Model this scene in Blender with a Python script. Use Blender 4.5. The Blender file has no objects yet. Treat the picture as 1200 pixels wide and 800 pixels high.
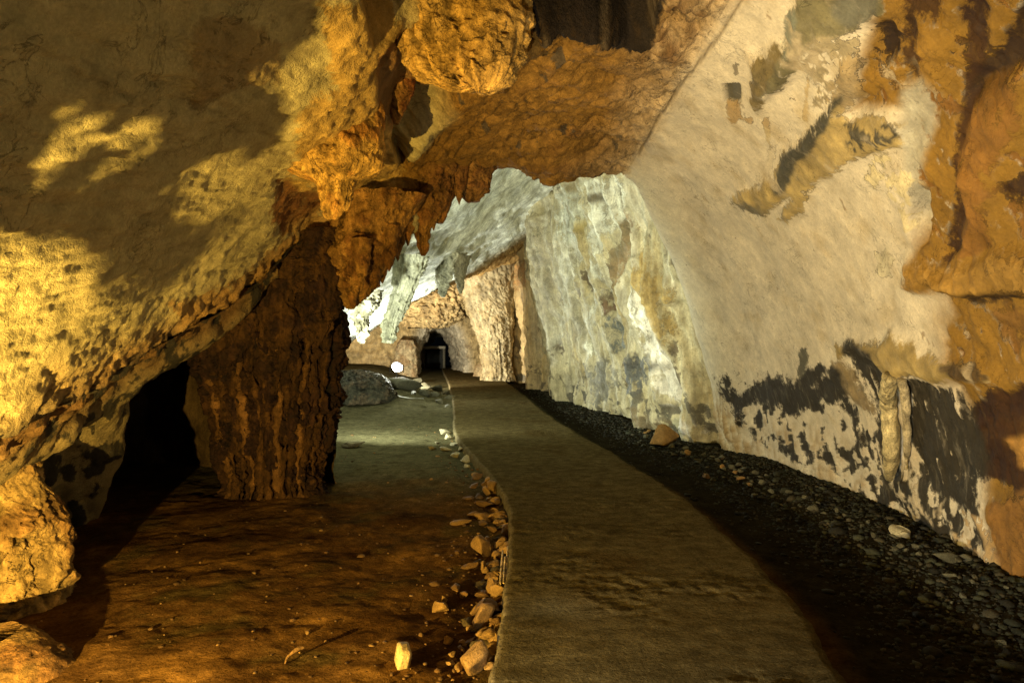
import bpy, bmesh, math, random
import numpy as np
from mathutils import Vector, Matrix

random.seed(7)
np.random.seed(7)
S = bpy.context.scene
COL = S.collection

# ------------------------------------------------------------------ camera
CAM_H = 1.6
FPX = 800.0                       # focal length in photo pixels (1200 wide)
cam_d = bpy.data.cameras.new('camera')
cam = bpy.data.objects.new('camera', cam_d)
COL.objects.link(cam)
cam.location = (0, 0, CAM_H)
cam.rotation_euler = (math.radians(90), 0, 0)
cam_d.sensor_width = 36
cam_d.lens = 36 * FPX / 1200
cam_d.clip_start = 0.05
cam_d.clip_end = 500
S.camera = cam

# ------------------------------------------------------------------ world (a cave: next to no daylight gets in)
W = bpy.data.worlds.new('World')
S.world = W
W.use_nodes = True
bg = W.node_tree.nodes['Background']
bg.inputs[0].default_value = (0.02, 0.025, 0.03, 1)
bg.inputs[1].default_value = 0.05

S.view_settings.view_transform = 'Standard'
S.view_settings.look = 'None'
S.view_settings.gamma = 1
S.view_settings.exposure = 0.0
S.view_settings.use_curve_mapping = False
S.cycles.use_denoising = True
S.cycles.denoising_prefilter = 'NONE'
S.cycles.max_bounces = 6
S.cycles.diffuse_bounces = 4
S.cycles.glossy_bounces = 2
S.cycles.sample_clamp_indirect = 4

AMBER = (1.0, 0.645, 0.14)
NEUTRAL = (1.0, 0.92, 0.72)
COOL = (0.95, 1.0, 0.76)
# floodlights of the show cave and one added fill lamp: position, aim, colour, watts, cone, blend
LAMPS = {
    'amber': dict(pos=(-2.1, 1.5, 0.36), aim=(-1.9, 6.2, 2.5), col=AMBER, w=1300, cone=150, blend=0.5, soft=0.012),
    'wall': dict(pos=(-0.75, 1.2, 0.16), aim=(3.1, 6.6, 2.5), col=NEUTRAL, w=900, cone=74, blend=0.6, soft=0.04),
    'right': dict(pos=(2.5, 1.6, 0.25), aim=(3.4, 4.6, 2.6), col=AMBER, w=16, cone=110, blend=0.8, soft=0.04),
    'fill': dict(pos=(2.3, 0.9, 0.30), aim=(-1.9, 3.6, 2.6), col=(1.0, 0.83, 0.44), w=90, cone=80, blend=0.8, soft=0.05),  # added to brighten the shaded left slab; no such lamp is seen
    'inner': dict(pos=(-2.85, 10.5, 0.60), aim=(-1.6, 14.5, 4.0), col=COOL, w=1350, cone=160, blend=0.4, soft=0.05),
    'far': dict(pos=(-3.30, 19.6, 0.86), aim=(-0.9, 15.0, 4.2), col=(0.95, 1.0, 0.86), w=1000, cone=130, blend=0.4, soft=0.1),
    'back': dict(pos=(-4.3, 20.4, 0.62), aim=(-2.3, 30.0, 2.0), col=(1.0, 0.92, 0.70), w=3400, cone=110, blend=0.6, soft=0.06),
}


# ------------------------------------------------------------------ maths helpers
def P(px, py, d):
    """photo pixel + distance along the view axis -> world point"""
    return np.array([(px - 600) / FPX * d, d, CAM_H - (py - 400) / FPX * d])


def ground(px, py, h=0.0):
    d = (CAM_H - h) * FPX / (py - 400)
    return np.array([(px - 600) / FPX * d, d, h])


def project(V):
    d = V[..., 1]
    ok = d > 0.4
    dd = np.where(ok, d, 1.0)
    px = np.where(ok, 600 + V[..., 0] / dd * FPX, -9999)
    py = np.where(ok, 400 - (V[..., 2] - CAM_H) / dd * FPX, -9999)
    return px, py


_perm = np.random.RandomState(3).permutation(256)
_perm = np.concatenate([_perm, _perm, _perm]).astype(np.int64)
_g = np.random.RandomState(5).normal(size=(256, 3))
_g /= np.linalg.norm(_g, axis=1)[:, None]


def perlin(p):
    p = np.asarray(p, dtype=np.float64)
    sh = p.shape[:-1]
    p = p.reshape(-1, 3)
    i = np.floor(p).astype(np.int64)
    f = p - i
    u = f * f * f * (f * (f * 6 - 15) + 10)
    i &= 255
    out = 0
    for dx in (0, 1):
        wx = u[:, 0] if dx else 1 - u[:, 0]
        a = _perm[i[:, 0] + dx]
        for dy in (0, 1):
            wy = u[:, 1] if dy else 1 - u[:, 1]
            b = _perm[a + i[:, 1] + dy]
            for dz in (0, 1):
                wz = u[:, 2] if dz else 1 - u[:, 2]
                g = _g[_perm[b + i[:, 2] + dz]]
                dot = g[:, 0] * (f[:, 0] - dx) + g[:, 1] * (f[:, 1] - dy) + g[:, 2] * (f[:, 2] - dz)
                out = out + wx * wy * wz * dot
    return (out * 1.5).reshape(sh)


def fbm(p, scale=1.0, octv=4, gain=0.5, off=0.0):
    q = np.asarray(p) / scale + off
    a, s, o = 1.0, 0.0, 0
    for k in range(octv):
        o = o + a * perlin(q)
        s += a
        q = q * 2.03 + 17.3
        a *= gain
    return o / s


def ridged(p, scale=1.0, octv=4, gain=0.5, off=0.0):
    q = np.asarray(p) / scale + off
    a, s, o = 1.0, 0.0, 0
    for k in range(octv):
        o = o + a * (1 - 2 * np.abs(perlin(q)) * 1.4)
        s += a
        q = q * 2.03 + 11.7
        a *= gain
    return o / s


def smooth(e0, e1, x):
    t = np.clip((x - e0) / (e1 - e0), 0, 1)
    return t * t * (3 - 2 * t)


def lerp(a, b, t):
    return a + (b - a) * t


def crom(C, t):
    """Catmull-Rom through C (n, ...) at parameters t in [0, n-1]"""
    C = np.asarray(C, dtype=np.float64)
    n = len(C)
    E = np.concatenate([[2 * C[0] - C[1]], C, [2 * C[-1] - C[-2]]])
    i = np.clip(np.floor(t).astype(int), 0, n - 2)
    u = (t - i).reshape((-1,) + (1,) * (C.ndim - 1))
    p0, p1, p2, p3 = E[i], E[i + 1], E[i + 2], E[i + 3]
    return 0.5 * (2 * p1 + (p2 - p0) * u + (2 * p0 - 5 * p1 + 4 * p2 - p3) * u ** 2 + (3 * p1 - p0 - 3 * p2 + p3) * u ** 3)


def poly_sd(px, py, poly, margin=60):
    """signed distance in pixels to a polygon (negative inside), far = +margin"""
    poly = np.asarray(poly, float)
    out = np.full(px.shape, float(margin))
    lo = poly.min(0) - margin
    hi = poly.max(0) + margin
    sel = (px > lo[0]) & (px < hi[0]) & (py > lo[1]) & (py < hi[1])
    if not sel.any():
        return out
    x, y = px[sel], py[sel]
    best = np.full(x.shape, 1e9)
    ins = np.zeros(x.shape, bool)
    n = len(poly)
    for a in range(n):
        x0, y0 = poly[a]
        x1, y1 = poly[(a + 1) % n]
        ex, ey = x1 - x0, y1 - y0
        t = np.clip(((x - x0) * ex + (y - y0) * ey) / (ex * ex + ey * ey + 1e-9), 0, 1)
        best = np.minimum(best, (x - x0 - t * ex) ** 2 + (y - y0 - t * ey) ** 2)
        c = (y0 > y) != (y1 > y)
        with np.errstate(divide='ignore', invalid='ignore'):
            ins ^= c & (x < (x1 - x0) * (y - y0) / (y1 - y0 + 1e-12) + x0)
    d = np.sqrt(best)
    out[sel] = np.where(ins, -d, d)
    return out


def line_d(px, py, pts, margin=60):
    pts = np.asarray(pts, float)
    out = np.full(px.shape, float(margin))
    lo = pts.min(0) - margin
    hi = pts.max(0) + margin
    sel = (px > lo[0]) & (px < hi[0]) & (py > lo[1]) & (py < hi[1])
    x, y = px[sel], py[sel]
    best = np.full(x.shape, 1e9)
    for (x0, y0), (x1, y1) in zip(pts[:-1], pts[1:]):
        ex, ey = x1 - x0, y1 - y0
        t = np.clip(((x - x0) * ex + (y - y0) * ey) / (ex * ex + ey * ey + 1e-9), 0, 1)
        best = np.minimum(best, (x - x0 - t * ex) ** 2 + (y - y0 - t * ey) ** 2)
    out[sel] = np.sqrt(best)
    return out


# ------------------------------------------------------------------ mesh helpers
def make_mesh(name, V, F, colors=None, mat=None, smooth_shade=True, colb=None, mix=None):
    V = np.asarray(V, np.float32).reshape(-1, 3)
    F = np.asarray(F, np.int32)
    me = bpy.data.meshes.new(name)
    me.vertices.add(len(V))
    me.vertices.foreach_set('co', V.ravel())
    k = F.shape[1]
    me.loops.add(F.size)
    me.loops.foreach_set('vertex_index', F.ravel())
    me.polygons.add(len(F))
    me.polygons.foreach_set('loop_start', np.arange(0, F.size, k, dtype=np.int32))
    me.polygons.foreach_set('loop_total', np.full(len(F), k, np.int32))
    if smooth_shade:
        me.polygons.foreach_set('use_smooth', np.ones(len(F), bool))
    me.update(calc_edges=True)
    if colors is not None:
        ca = me.color_attributes.new('Col', 'FLOAT_COLOR', 'POINT')
        c4 = np.ones((len(V), 4), np.float32)
        c4[:, :3] = np.asarray(colors, np.float32).reshape(-1, 3)
        ca.data.foreach_set('color', c4.ravel())
    if colb is not None:
        ca = me.color_attributes.new('ColB', 'FLOAT_COLOR', 'POINT')
        c4 = np.ones((len(V), 4), np.float32)
        c4[:, :3] = np.asarray(colb, np.float32).reshape(-1, 3)
        ca.data.foreach_set('color', c4.ravel())
        at = me.attributes.new('Mix', 'FLOAT', 'POINT')
        at.data.foreach_set('value', np.asarray(mix, np.float32).ravel())
    if mat:
        me.materials.append(mat)
    return me


def grid_faces(nj, nk, wrap=False):
    idx = np.arange(nj * nk).reshape(nj, nk)
    if wrap:
        idx = np.concatenate([idx, idx[:, :1]], 1)
    return np.stack([idx[:-1, :-1], idx[:-1, 1:], idx[1:, 1:], idx[1:, :-1]], -1).reshape(-1, 4)


def grid_normals(G):
    a = np.gradient(G, axis=0)
    b = np.gradient(G, axis=1)
    n = np.cross(a, b)
    return n / (np.linalg.norm(n, axis=-1, keepdims=True) + 1e-12)


def link(name, me, label=None, cat=None, group=None, kind=None, parent=None, loc=None):
    o = bpy.data.objects.new(name, me)
    COL.objects.link(o)
    if loc is not None:
        o.location = loc
    if parent is not None:
        o.parent = parent
    if label:
        o['label'] = label
    if cat:
        o['category'] = cat
    if group:
        o['group'] = group
    if kind:
        o['kind'] = kind
    return o


# ------------------------------------------------------------------ materials
def rock_mat(name, rough=0.8, bump=0.5, scale=1.0, spec=0.3, base=None, contrast=0.35, wet=0.0, crack=0.5, speck=0.4, feat=False, rimd=0.5, streak=0.3):
    m = bpy.data.materials.new(name)
    m.use_nodes = True
    nt = m.node_tree
    N, L = nt.nodes, nt.links
    b = N['Principled BSDF']
    tc = N.new('ShaderNodeNewGeometry')

    def noise(sc, det, dist=0.0):
        n = N.new('ShaderNodeTexNoise')
        n.inputs['Scale'].default_value = sc * scale
        n.inputs['Detail'].default_value = det
        n.inputs['Roughness'].default_value = 0.62
        n.inputs['Distortion'].default_value = dist
        L.new(tc.outputs['Position'], n.inputs['Vector'])
        return n

    if base is None:
        src = N.new('ShaderNodeAttribute')
        src.attribute_name = 'Col'
        src = src.outputs['Color']
    else:
        src = N.new('ShaderNodeRGB')
        src.outputs[0].default_value = (*base, 1)
        src = src.outputs[0]
    n1 = noise(9, 6, 0.4)
    n2 = noise(55, 5)

    def math2(op, a, b=None, c=None, clamp=False):
        m_ = N.new('ShaderNodeMath')
        m_.operation = op
        m_.use_clamp = clamp
        for i_, v_ in enumerate((a, b, c)):
            if v_ is None:
                continue
            if isinstance(v_, (int, float)):
                m_.inputs[i_].default_value = v_
            else:
                L.new(v_, m_.inputs[i_])
        return m_.outputs[0]

    def sstep(v_, lo, hi, t0=0.0, t1=1.0):
        m_ = N.new('ShaderNodeMapRange')
        m_.interpolation_type = 'SMOOTHSTEP'
        for nm_, x_ in (('From Min', lo), ('From Max', hi), ('To Min', t0), ('To Max', t1)):
            m_.inputs[nm_].default_value = x_
        L.new(v_, m_.inputs['Value'])
        return m_.outputs[0]

    sv = N.new('ShaderNodeVectorMath')
    sv.operation = 'MULTIPLY'
    sv.inputs[1].default_value = (1.0, 1.0, 0.2)
    L.new(tc.outputs['Position'], sv.inputs[0])
    stn = N.new('ShaderNodeTexNoise')
    stn.inputs['Scale'].default_value = 11 * scale
    stn.inputs['Detail'].default_value = 8
    stn.inputs['Roughness'].default_value = 0.66
    stn.inputs['Distortion'].default_value = 0.5
    L.new(sv.outputs[0], stn.inputs['Vector'])
    big = noise(1.7, 5, 0.5)
    rim = None
    if feat:
        cb_ = N.new('ShaderNodeAttribute')
        cb_.attribute_name = 'ColB'
        mxa = N.new('ShaderNodeAttribute')
        mxa.attribute_name = 'Mix'
        e1, e2 = noise(16, 5, 0.6), noise(75, 3)
        e0 = noise(5, 6, 0.8)
        v = math2('MULTIPLY_ADD', math2('SUBTRACT', e1.outputs['Fac'], 0.5), 1.0, mxa.outputs['Fac'])
        v = math2('MULTIPLY_ADD', math2('SUBTRACT', e0.outputs['Fac'], 0.5), 1.1, v)
        v = math2('MULTIPLY_ADD', math2('SUBTRACT', stn.outputs['Fac'], 0.5), 1.1, v)
        v = math2('MULTIPLY_ADD', math2('SUBTRACT', e2.outputs['Fac'], 0.5), 0.35, v)
        on = sstep(mxa.outputs['Fac'], 0.02, 0.2)
        v = math2('MULTIPLY', v, on)
        fac = math2('MULTIPLY', sstep(v, 0.30, 0.68), sstep(stn.outputs['Fac'], 0.2, 0.5, 0.72, 1.0))
        mixn = N.new('ShaderNodeMix')
        mixn.data_type = 'RGBA'
        L.new(fac, mixn.inputs[0])
        L.new(src, mixn.inputs[6])
        L.new(cb_.outputs['Color'], mixn.inputs[7])
        src = mixn.outputs[2]
        rim = math2('SUBTRACT', 1.0, sstep(math2('ABSOLUTE', math2('SUBTRACT', v, 0.5)), 0.0, 0.10))
        rim = math2('MULTIPLY', rim, sstep(big.outputs['Fac'], 0.4, 0.6))
    # hairline cracks: the zero line of a warped noise, broken up by a larger one
    k1, k2 = noise(3.2, 9, 1.6), noise(2.1, 3)
    ln = math2('SUBTRACT', 1.0, sstep(math2('ABSOLUTE', math2('SUBTRACT', k1.outputs['Fac'], 0.5)), 0.0, 0.012))
    ln = math2('MULTIPLY', ln, sstep(k2.outputs['Fac'], 0.46, 0.58))
    # dark specks and pits
    s1 = noise(34, 4, 0.8)
    pit = math2('MULTIPLY', sstep(s1.outputs['Fac'], 0.60, 0.68), sstep(n1.outputs['Fac'], 0.42, 0.6))
    dark = math2('MULTIPLY', math2('MULTIPLY_ADD', ln, -crack, 1.0), math2('MULTIPLY_ADD', pit, -speck, 1.0))
    dark = math2('MULTIPLY', dark, sstep(stn.outputs['Fac'], 0.3, 0.7, 1 - streak, 1 + streak))
    dark = math2('MULTIPLY', dark, sstep(big.outputs['Fac'], 0.3, 0.7, 1 - 0.6 * streak, 1 + 0.6 * streak))
    if rim is not None:
        dark = math2('MULTIPLY', dark, math2('MULTIPLY_ADD', rim, -rimd, 1.0))
    mx = N.new('ShaderNodeMath')
    mx.operation = 'ADD'
    L.new(n1.outputs['Fac'], mx.inputs[0])
    L.new(n2.outputs['Fac'], mx.inputs[1])
    mr = N.new('ShaderNodeMapRange')
    mr.inputs['From Min'].default_value = 0.65
    mr.inputs['From Max'].default_value = 1.35
    mr.inputs['To Min'].default_value = 1 - contrast
    mr.inputs['To Max'].default_value = 1 + contrast
    L.new(mx.outputs[0], mr.inputs['Value'])
    mul = N.new('ShaderNodeVectorMath')
    mul.operation = 'MULTIPLY'
    L.new(src, mul.inputs[0])
    L.new(math2('MULTIPLY', mr.outputs[0], dark), mul.inputs[1])
    L.new(mul.outputs[0], b.inputs['Base Color'])
    rr = N.new('ShaderNodeMapRange')
    rr.inputs['From Min'].default_value = 0.35
    rr.inputs['From Max'].default_value = 0.65
    rr.inputs['To Min'].default_value = max(0.05, rough - 0.12 - wet)
    rr.inputs['To Max'].default_value = min(1, rough + 0.12)
    L.new(n1.outputs['Fac'], rr.inputs['Value'])
    L.new(rr.outputs[0], b.inputs['Roughness'])
    b.inputs['Specular IOR Level'].default_value = spec
    n3 = noise(28, 8, 0.3)
    n4 = noise(130, 4)
    ad = N.new('ShaderNodeMath')
    ad.operation = 'MULTIPLY_ADD'
    L.new(n4.outputs['Fac'], ad.inputs[0])
    ad.inputs[1].default_value = 0.35
    L.new(n3.outputs['Fac'], ad.inputs[2])
    hsum = math2('MULTIPLY_ADD', ln, -0.5 * crack, ad.outputs[0])
    hsum = math2('MULTIPLY_ADD', pit, -0.4 * speck, hsum)
    bp = N.new('ShaderNodeBump')
    bp.inputs['Strength'].default_value = bump
    bp.inputs['Distance'].default_value = 0.03 / scale
    L.new(hsum, bp.inputs['Height'])
    L.new(bp.outputs[0], b.inputs['Normal'])
    return m


def plain_mat(name, col, rough=0.5, metal=0.0, emit=None, estr=0):
    m = bpy.data.materials.new(name)
    m.use_nodes = True
    nt = m.node_tree
    b = nt.nodes['Principled BSDF']
    n = nt.nodes.new('ShaderNodeTexNoise')
    n.inputs['Scale'].default_value = 30
    r = nt.nodes.new('ShaderNodeValToRGB')
    r.color_ramp.elements[0].color = (*[c * 0.75 for c in col], 1)
    r.color_ramp.elements[1].color = (*[min(1, c * 1.2) for c in col], 1)
    nt.links.new(n.outputs['Fac'], r.inputs['Fac'])
    nt.links.new(r.outputs[0], b.inputs['Base Color'])
    b.inputs['Roughness'].default_value = rough
    b.inputs['Metallic'].default_value = metal
    if emit:
        b.inputs['Emission Color'].default_value = (*emit, 1)
        b.inputs['Emission Strength'].default_value = estr
    return m


M_WALL = rock_mat('smooth_limestone', 0.8, 0.3, 1.0, 0.2, contrast=0.24, crack=0.5, speck=0.35, feat=True, rimd=0.7, streak=0.07)
M_SLAB = rock_mat('slab_limestone', 0.8, 0.8, 1.0, 0.2, contrast=0.28, crack=0.45, speck=0.12, feat=True, rimd=0.25, streak=0.05)
M_CEIL = rock_mat('brown_limestone', 0.85, 0.75, 1.0, 0.15, contrast=0.4, crack=0.55, speck=0.5, feat=True, rimd=0.3)
M_INNER = rock_mat('flowstone', 0.62, 0.45, 0.6, 0.3, contrast=0.3, crack=0.5, speck=0.4, feat=True, rimd=0.35, streak=0.3)
M_FORM = rock_mat('dripstone', 0.75, 0.9, 1.2, 0.2, contrast=0.5, crack=0.75, speck=0.6, streak=0.5)
M_FLOOR = rock_mat('muddy_floor', 0.95, 0.55, 0.9, 0.0, contrast=0.6, crack=0.2, speck=0.6, streak=0.0)
M_PATH = rock_mat('worn_concrete', 0.9, 0.7, 1.1, 0.0, contrast=0.55, crack=0.35, speck=0.4, streak=0.0)
M_STONE = rock_mat('loose_stone', 0.8, 0.8, 2.0, 0.15, contrast=0.5, crack=0.4, speck=0.5, streak=0.0)

# ================================================================== STRUCTURE
# ------------------------------------------------------------------ the near vault: left slab, ceiling, right wall as one net
# stations along the passage: nominal depth, lip x, lip height, ceiling height
ST = [(-7.0, -2.9, 0.40, 3.7), (-3.0, -2.95, 0.45, 3.8), (0.0, -2.85, 0.60, 3.85), (2.0, -2.72, 0.86, 3.85), (3.4, -2.55, 1.13, 3.82),
      (4.5, -2.68, 1.35, 3.78), (5.5, -2.70, 1.68, 3.74), (6.5, -2.56, 2.13, 3.70), (7.3, -2.15, 2.72, 3.66), (8.0, -1.62, 3.12, 3.58)]
net = []
for j, (d, lx, lh, ch) in enumerate(ST):
    row = []
    apex = np.array([-0.55, ch - 0.1])
    lip = np.array([lx, lh])
    mid = (apex + lip) / 2
    dirv = apex - lip
    nrm = np.array([-dirv[1], dirv[0]])
    nrm /= np.linalg.norm(nrm)
    ctrl = mid + nrm * 0.55
    for t in (0, 0.22, 0.45, 0.7, 1.0):
        q = (1 - t) ** 2 * lip + 2 * t * (1 - t) * ctrl + t * t * apex
        row.append([q[0], d, q[1]])
    row += [[0.35, d, ch], [1.38, d, ch - 0.02]]
    sk = smooth(6.0, 8.0, np.array(d))          # the far end slants back along the right wall
    row += [[2.10, d + 0.75 * sk, 3.18], [2.74, d + 1.6 * sk, 2.30], [3.22, d + 2.2 * sk, 1.15],
            [3.50, d + 2.5 * sk, -0.15], [3.58, d + 2.6 * sk, -0.7]]
    net.append(row)
# base of the right wall follows the traced foot line
foot = {0: 3.9, 1: 3.8, 2: 3.6, 3: 3.45, 4: 3.4, 5: 3.45, 6: 3.58, 7: 3.62, 8: 3.5, 9: 3.30}
for j, x in foot.items():
    dx = x - 3.5
    for k, f in ((11, 1), (10, 1), (9, 0.8), (8, 0.4)):
        net[j][k][0] += dx * f
last = np.array(net[9], float)
# arch edge seen against the lit chamber: heights of the last station
for k, (px, py, d) in {0: (392, 352, 7.3), 1: (430, 318, 7.45), 2: (478, 268, 7.6), 3: (530, 222, 7.8), 4: (580, 196, 8.0), 5: (648, 212, 8.1),
                       6: (733, 205, 8.2), 7: (772, 262, 8.9), 8: (806, 345, 9.7), 9: (832, 438, 10.2)}.items():
    last[k] = P(px, py, d)
net[9] = last.tolist()
# round the edge back and outwards
cen = np.array([0.4, 0, 1.2])
for back, out in ((0.16, 0.10), (0.34, 0.42), (0.42, 1.3), (0.5, 3.0)):
    r = []
    for k, p in enumerate(last):
        v = p - cen
        v[1] = 0
        v /= np.linalg.norm(v)
        if k >= 6:
            v = np.array([1.0, 0, 0.25]) if k > 6 else np.array([0.8, 0, 0.6])
            o_ = out * (0.8 if out > 1 else 1)
        else:
            o_ = out
        q = p + v * o_
        q[1] += back * (1.6 if k > 6 else 1)
        r.append(q.tolist())
    net.append(r)
net = np.array(net)
sd = np.array([s[0] for s in ST])
rows_d = np.concatenate([np.linspace(-7, 1.4, 40)[:-1], np.geomspace(1.4, 8.0, 470)])
t_rows = np.concatenate([np.interp(rows_d, sd, np.arange(10)), np.linspace(9, 13, 70)[1:]])
NK = 620
# columns: denser where the picture needs it
t_cols = np.linspace(0, 11, NK)
G = crom(net, t_rows)
G = np.swapaxes(crom(np.swapaxes(G, 0, 1), t_cols), 0, 1)          # (rows, cols, 3)
V0 = G.copy()
Nn = grid_normals(G)
ctr = np.array([0.3, 0, 1.5])
flip = np.sign(((ctr * [1, 0, 1] - G * [1, 0, 1]) * Nn).sum(-1, keepdims=True))
Nn = Nn * np.where(flip == 0, 1, flip)                              # inwards
px, py = project(G)
tc = np.broadcast_to(t_cols[None, :], px.shape)
tr = np.broadcast_to(t_rows[:, None], px.shape)
near = (tr <= 9.6)
n_lo = fbm(G, 1.3, 3, off=3.1)
n_mid = fbm(G, 0.42, 4, off=9.2)
n_fi = fbm(G, 0.12, 4, off=21.7)
n_fi2 = fbm(G, 0.05, 3, off=33.3)
rg = ridged(G, 0.55, 5, 0.55, off=5.5)
wp = np.stack([px + 9 * n_mid + 2.5 * n_fi, py + 10 * fbm(G, 0.42, 4, off=50) + 3 * fbm(G, 0.12, 3, off=60)], -1)
wx, wy = wp[..., 0], wp[..., 1]


def msk(poly, soft=3, grow=0, warped=True):
    x, y = (wx, wy) if warped else (px, py)
    s = poly_sd(x, y, poly)
    return smooth(soft, -soft, s - grow) * near


m_left = smooth(4.15, 3.75, tc + 0.25 * n_mid + 1.6 * smooth(6.6, 8.4, tr))         # slab share
m_right = smooth(5.9, 6.15, tc + 0.05 * n_mid)          # right wall share
m_ceil = np.clip(1 - m_left - m_right, 0, 1)

# ---- base colours (rock colours, some with light blended in)
C_SLAB = np.array([0.45, 0.385, 0.20])
C_CEIL = np.array([0.215, 0.115, 0.024])
C_WALL = np.array([0.56, 0.505, 0.40])
C_OCH = np.array([0.20, 0.112, 0.020])
C_DK = np.array([0.035, 0.030, 0.022])
col = np.empty(G.shape)
col[:] = C_CEIL
# ceiling: paler towards the right crease, part rock tone, part painted light gradient, dark spots
pale = smooth(5.3, 6.1, tc + 0.5 * n_lo + 0.3 * n_mid)
col = lerp(col, np.array([0.42, 0.32, 0.19]), (pale * 0.85)[..., None])
col = lerp(col, C_SLAB, m_left[..., None])
col = lerp(col, C_WALL, m_right[..., None])
col *= (1 + 0.28 * n_mid + 0.20 * n_fi)[..., None]
disp = np.zeros(px.shape)
colB = col.copy()
mixv = np.zeros(px.shape)


def feat(v, cc, a=1.0):
    """lay a patch of another rock colour; its ragged edge is resolved in the material"""
    global colB, mixv
    k_ = smooth(0.1, 0.45, v)[..., None]
    colB = lerp(colB, lerp(col, cc, a), k_)
    mixv = np.maximum(mixv, v)


def fpoly(poly, width=9, grow=0.0):
    s_ = poly_sd(wx, wy, poly)
    return np.clip(0.5 - (s_ - grow) / (2 * width), 0, 1) * near


# roughness of shape by zone
disp += n_lo * (0.16 * m_ceil + 0.10 * m_left + 0.07 * m_right)
disp += n_mid * (0.085 * m_ceil + 0.024 * m_left + 0.018 * m_right)
disp += n_fi * (0.022 * m_ceil + 0.006 * m_left + 0.004 * m_right)
disp += n_fi2 * (0.008 * m_ceil + 0.003 * m_left + 0.001 * m_right)
disp -= smooth(0.35, 0.8, rg) * 0.05 * m_ceil
gv = ridged(np.stack([G[..., 0] * 1.7 + G[..., 1] * 0.8, G[..., 1] * 0.5 - G[..., 0] * 0.3, G[..., 2]], -1), 0.4, 5, 0.6, off=8.5)
disp -= smooth(0.2, 0.8, gv) * 0.035 * m_ceil

# ---- left slab: long shallow cracks that run with the lip, pocks, ochre band above the lip
al = np.stack([G[..., 0] * 3.2 + G[..., 2] * 0.6, G[..., 1] * 0.55, G[..., 2] * 2.2 - G[..., 1] * 0.8], -1)
cr = ridged(al, 0.55, 4, 0.55, off=2.2)
crk = smooth(0.62, 0.86, cr) * m_left * smooth(-0.25, 0.3, n_lo + 0.1)
disp -= crk * 0.012
st_ = np.stack([G[..., 0] * 3.0 + G[..., 2] * 1.0, G[..., 1] * 0.9, G[..., 2] * 3.0 - G[..., 1] * 1.1], -1)
disp += m_left * (0.034 * fbm(st_, 0.35, 5, 0.6, off=44) + 0.026 * ridged(st_, 0.8, 4, 0.6, off=45))
col = lerp(col, col * 0.45, (crk * 0.6)[..., None])
lipband = smooth(0.75, 0.05, tc + 0.25 * n_mid + 0.1 * n_fi) * smooth(3.0, 5.0, tr)
col = lerp(col, np.array([0.30, 0.15, 0.04]), (lipband * 0.8)[..., None])
disp += lipband * (0.05 * n_mid + 0.05 * n_fi)
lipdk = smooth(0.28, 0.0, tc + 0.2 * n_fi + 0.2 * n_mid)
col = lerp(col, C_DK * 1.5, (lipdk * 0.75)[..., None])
pk = smooth(0.5, 0.62, fbm(G, 0.16, 3, off=71)) * m_left
col = lerp(col, C_DK * 2.5, (pk * 0.55)[..., None])
disp -= pk * 0.004
# ochre and rust patches along the slab's right border (px 330-460)
for poly, cc, a, h in [
    ([(232, 20), (300, 25), (330, 50), (320, 90), (260, 95), (225, 130), (222, 70)], (0.26, 0.17, 0.07), 0.6, 0.03),
    ([(330, 215), (380, 205), (385, 240), (360, 275), (330, 280), (322, 250)], (0.17, 0.06, 0.015), 0.9, -0.06),
    ([(370, 0), (470, 0), (470, 230), (420, 240), (340, 210), (345, 120), (380, 90)], (0.44, 0.28, 0.08), 0.9, 0.07),
    ([(200, 360), (290, 315), (420, 215), (440, 235), (310, 340), (220, 400)], (0.33, 0.19, 0.06), 0.8, 0.02),
    ([(440, 60), (500, 40), (520, 110), (470, 150), (445, 120)], (0.20, 0.08, 0.02), 0.8, -0.12),
]:
    feat(fpoly(poly, 12), np.array(cc) * (1 + 0.5 * n_mid + 0.7 * n_fi)[..., None], a)
    disp += msk(poly, 16) * (h + 0.05 * n_mid + 0.03 * n_fi)

# long scratches in the lit ochre of the slab
# ---- ceiling: cavities, crack, black drip marks
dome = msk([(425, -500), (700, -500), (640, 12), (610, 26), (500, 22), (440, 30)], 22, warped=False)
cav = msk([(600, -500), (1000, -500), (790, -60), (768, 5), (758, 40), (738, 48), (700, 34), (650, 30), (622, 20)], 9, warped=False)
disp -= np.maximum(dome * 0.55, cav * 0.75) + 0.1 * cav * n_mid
feat(msk([(600, -500), (1000, -500), (790, -60), (772, 12), (760, 50), (738, 58), (700, 44), (650, 40), (622, 30)], 9, 6, warped=False), np.array([0.012, 0.009, 0.006]) + 0 * col, 0.98)  # near-black painted over the cavity and its back as their shade
cav2 = msk([(500, 120), (545, 100), (520, 135), (478, 165), (470, 185), (455, 160), (480, 120)], 5)
disp -= cav2 * 0.22
ck = line_d(wx, wy, [(594, 105), (604, 125), (614, 140), (622, 142)])
disp -= smooth(3.5, 0.5, ck) * 0.02
ribl = line_d(px + 3 * n_fi * 3, py, [(640, 40), (615, 62), (585, 100), (545, 118), (500, 150), (483, 185), (478, 230), (480, 262)])
disp += smooth(14, 0, ribl) * 0.07 * near
dk = smooth(0.10, 0.60, fbm(np.stack([G[..., 0] * 1.6, G[..., 1] * 0.6, G[..., 2]], -1), 0.24, 4, off=14)) * m_ceil
feat(dk, C_DK * 1.6 + 0 * col, 0.85)
dk2 = smooth(0.12, 0.5, n_mid + 0.25 * n_lo) * m_ceil
col = lerp(col, np.array([0.14, 0.066, 0.018]), (dk2 * 0.7)[..., None])
up_dk = msk([(765, 0), (840, 0), (820, 40), (790, 70), (760, 60), (752, 90), (740, 60)], 12) * smooth(-0.15, 0.25, n_fi + n_mid)
col = lerp(col, np.array([0.09, 0.045, 0.015]), (up_dk * 0.85)[..., None])
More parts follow.
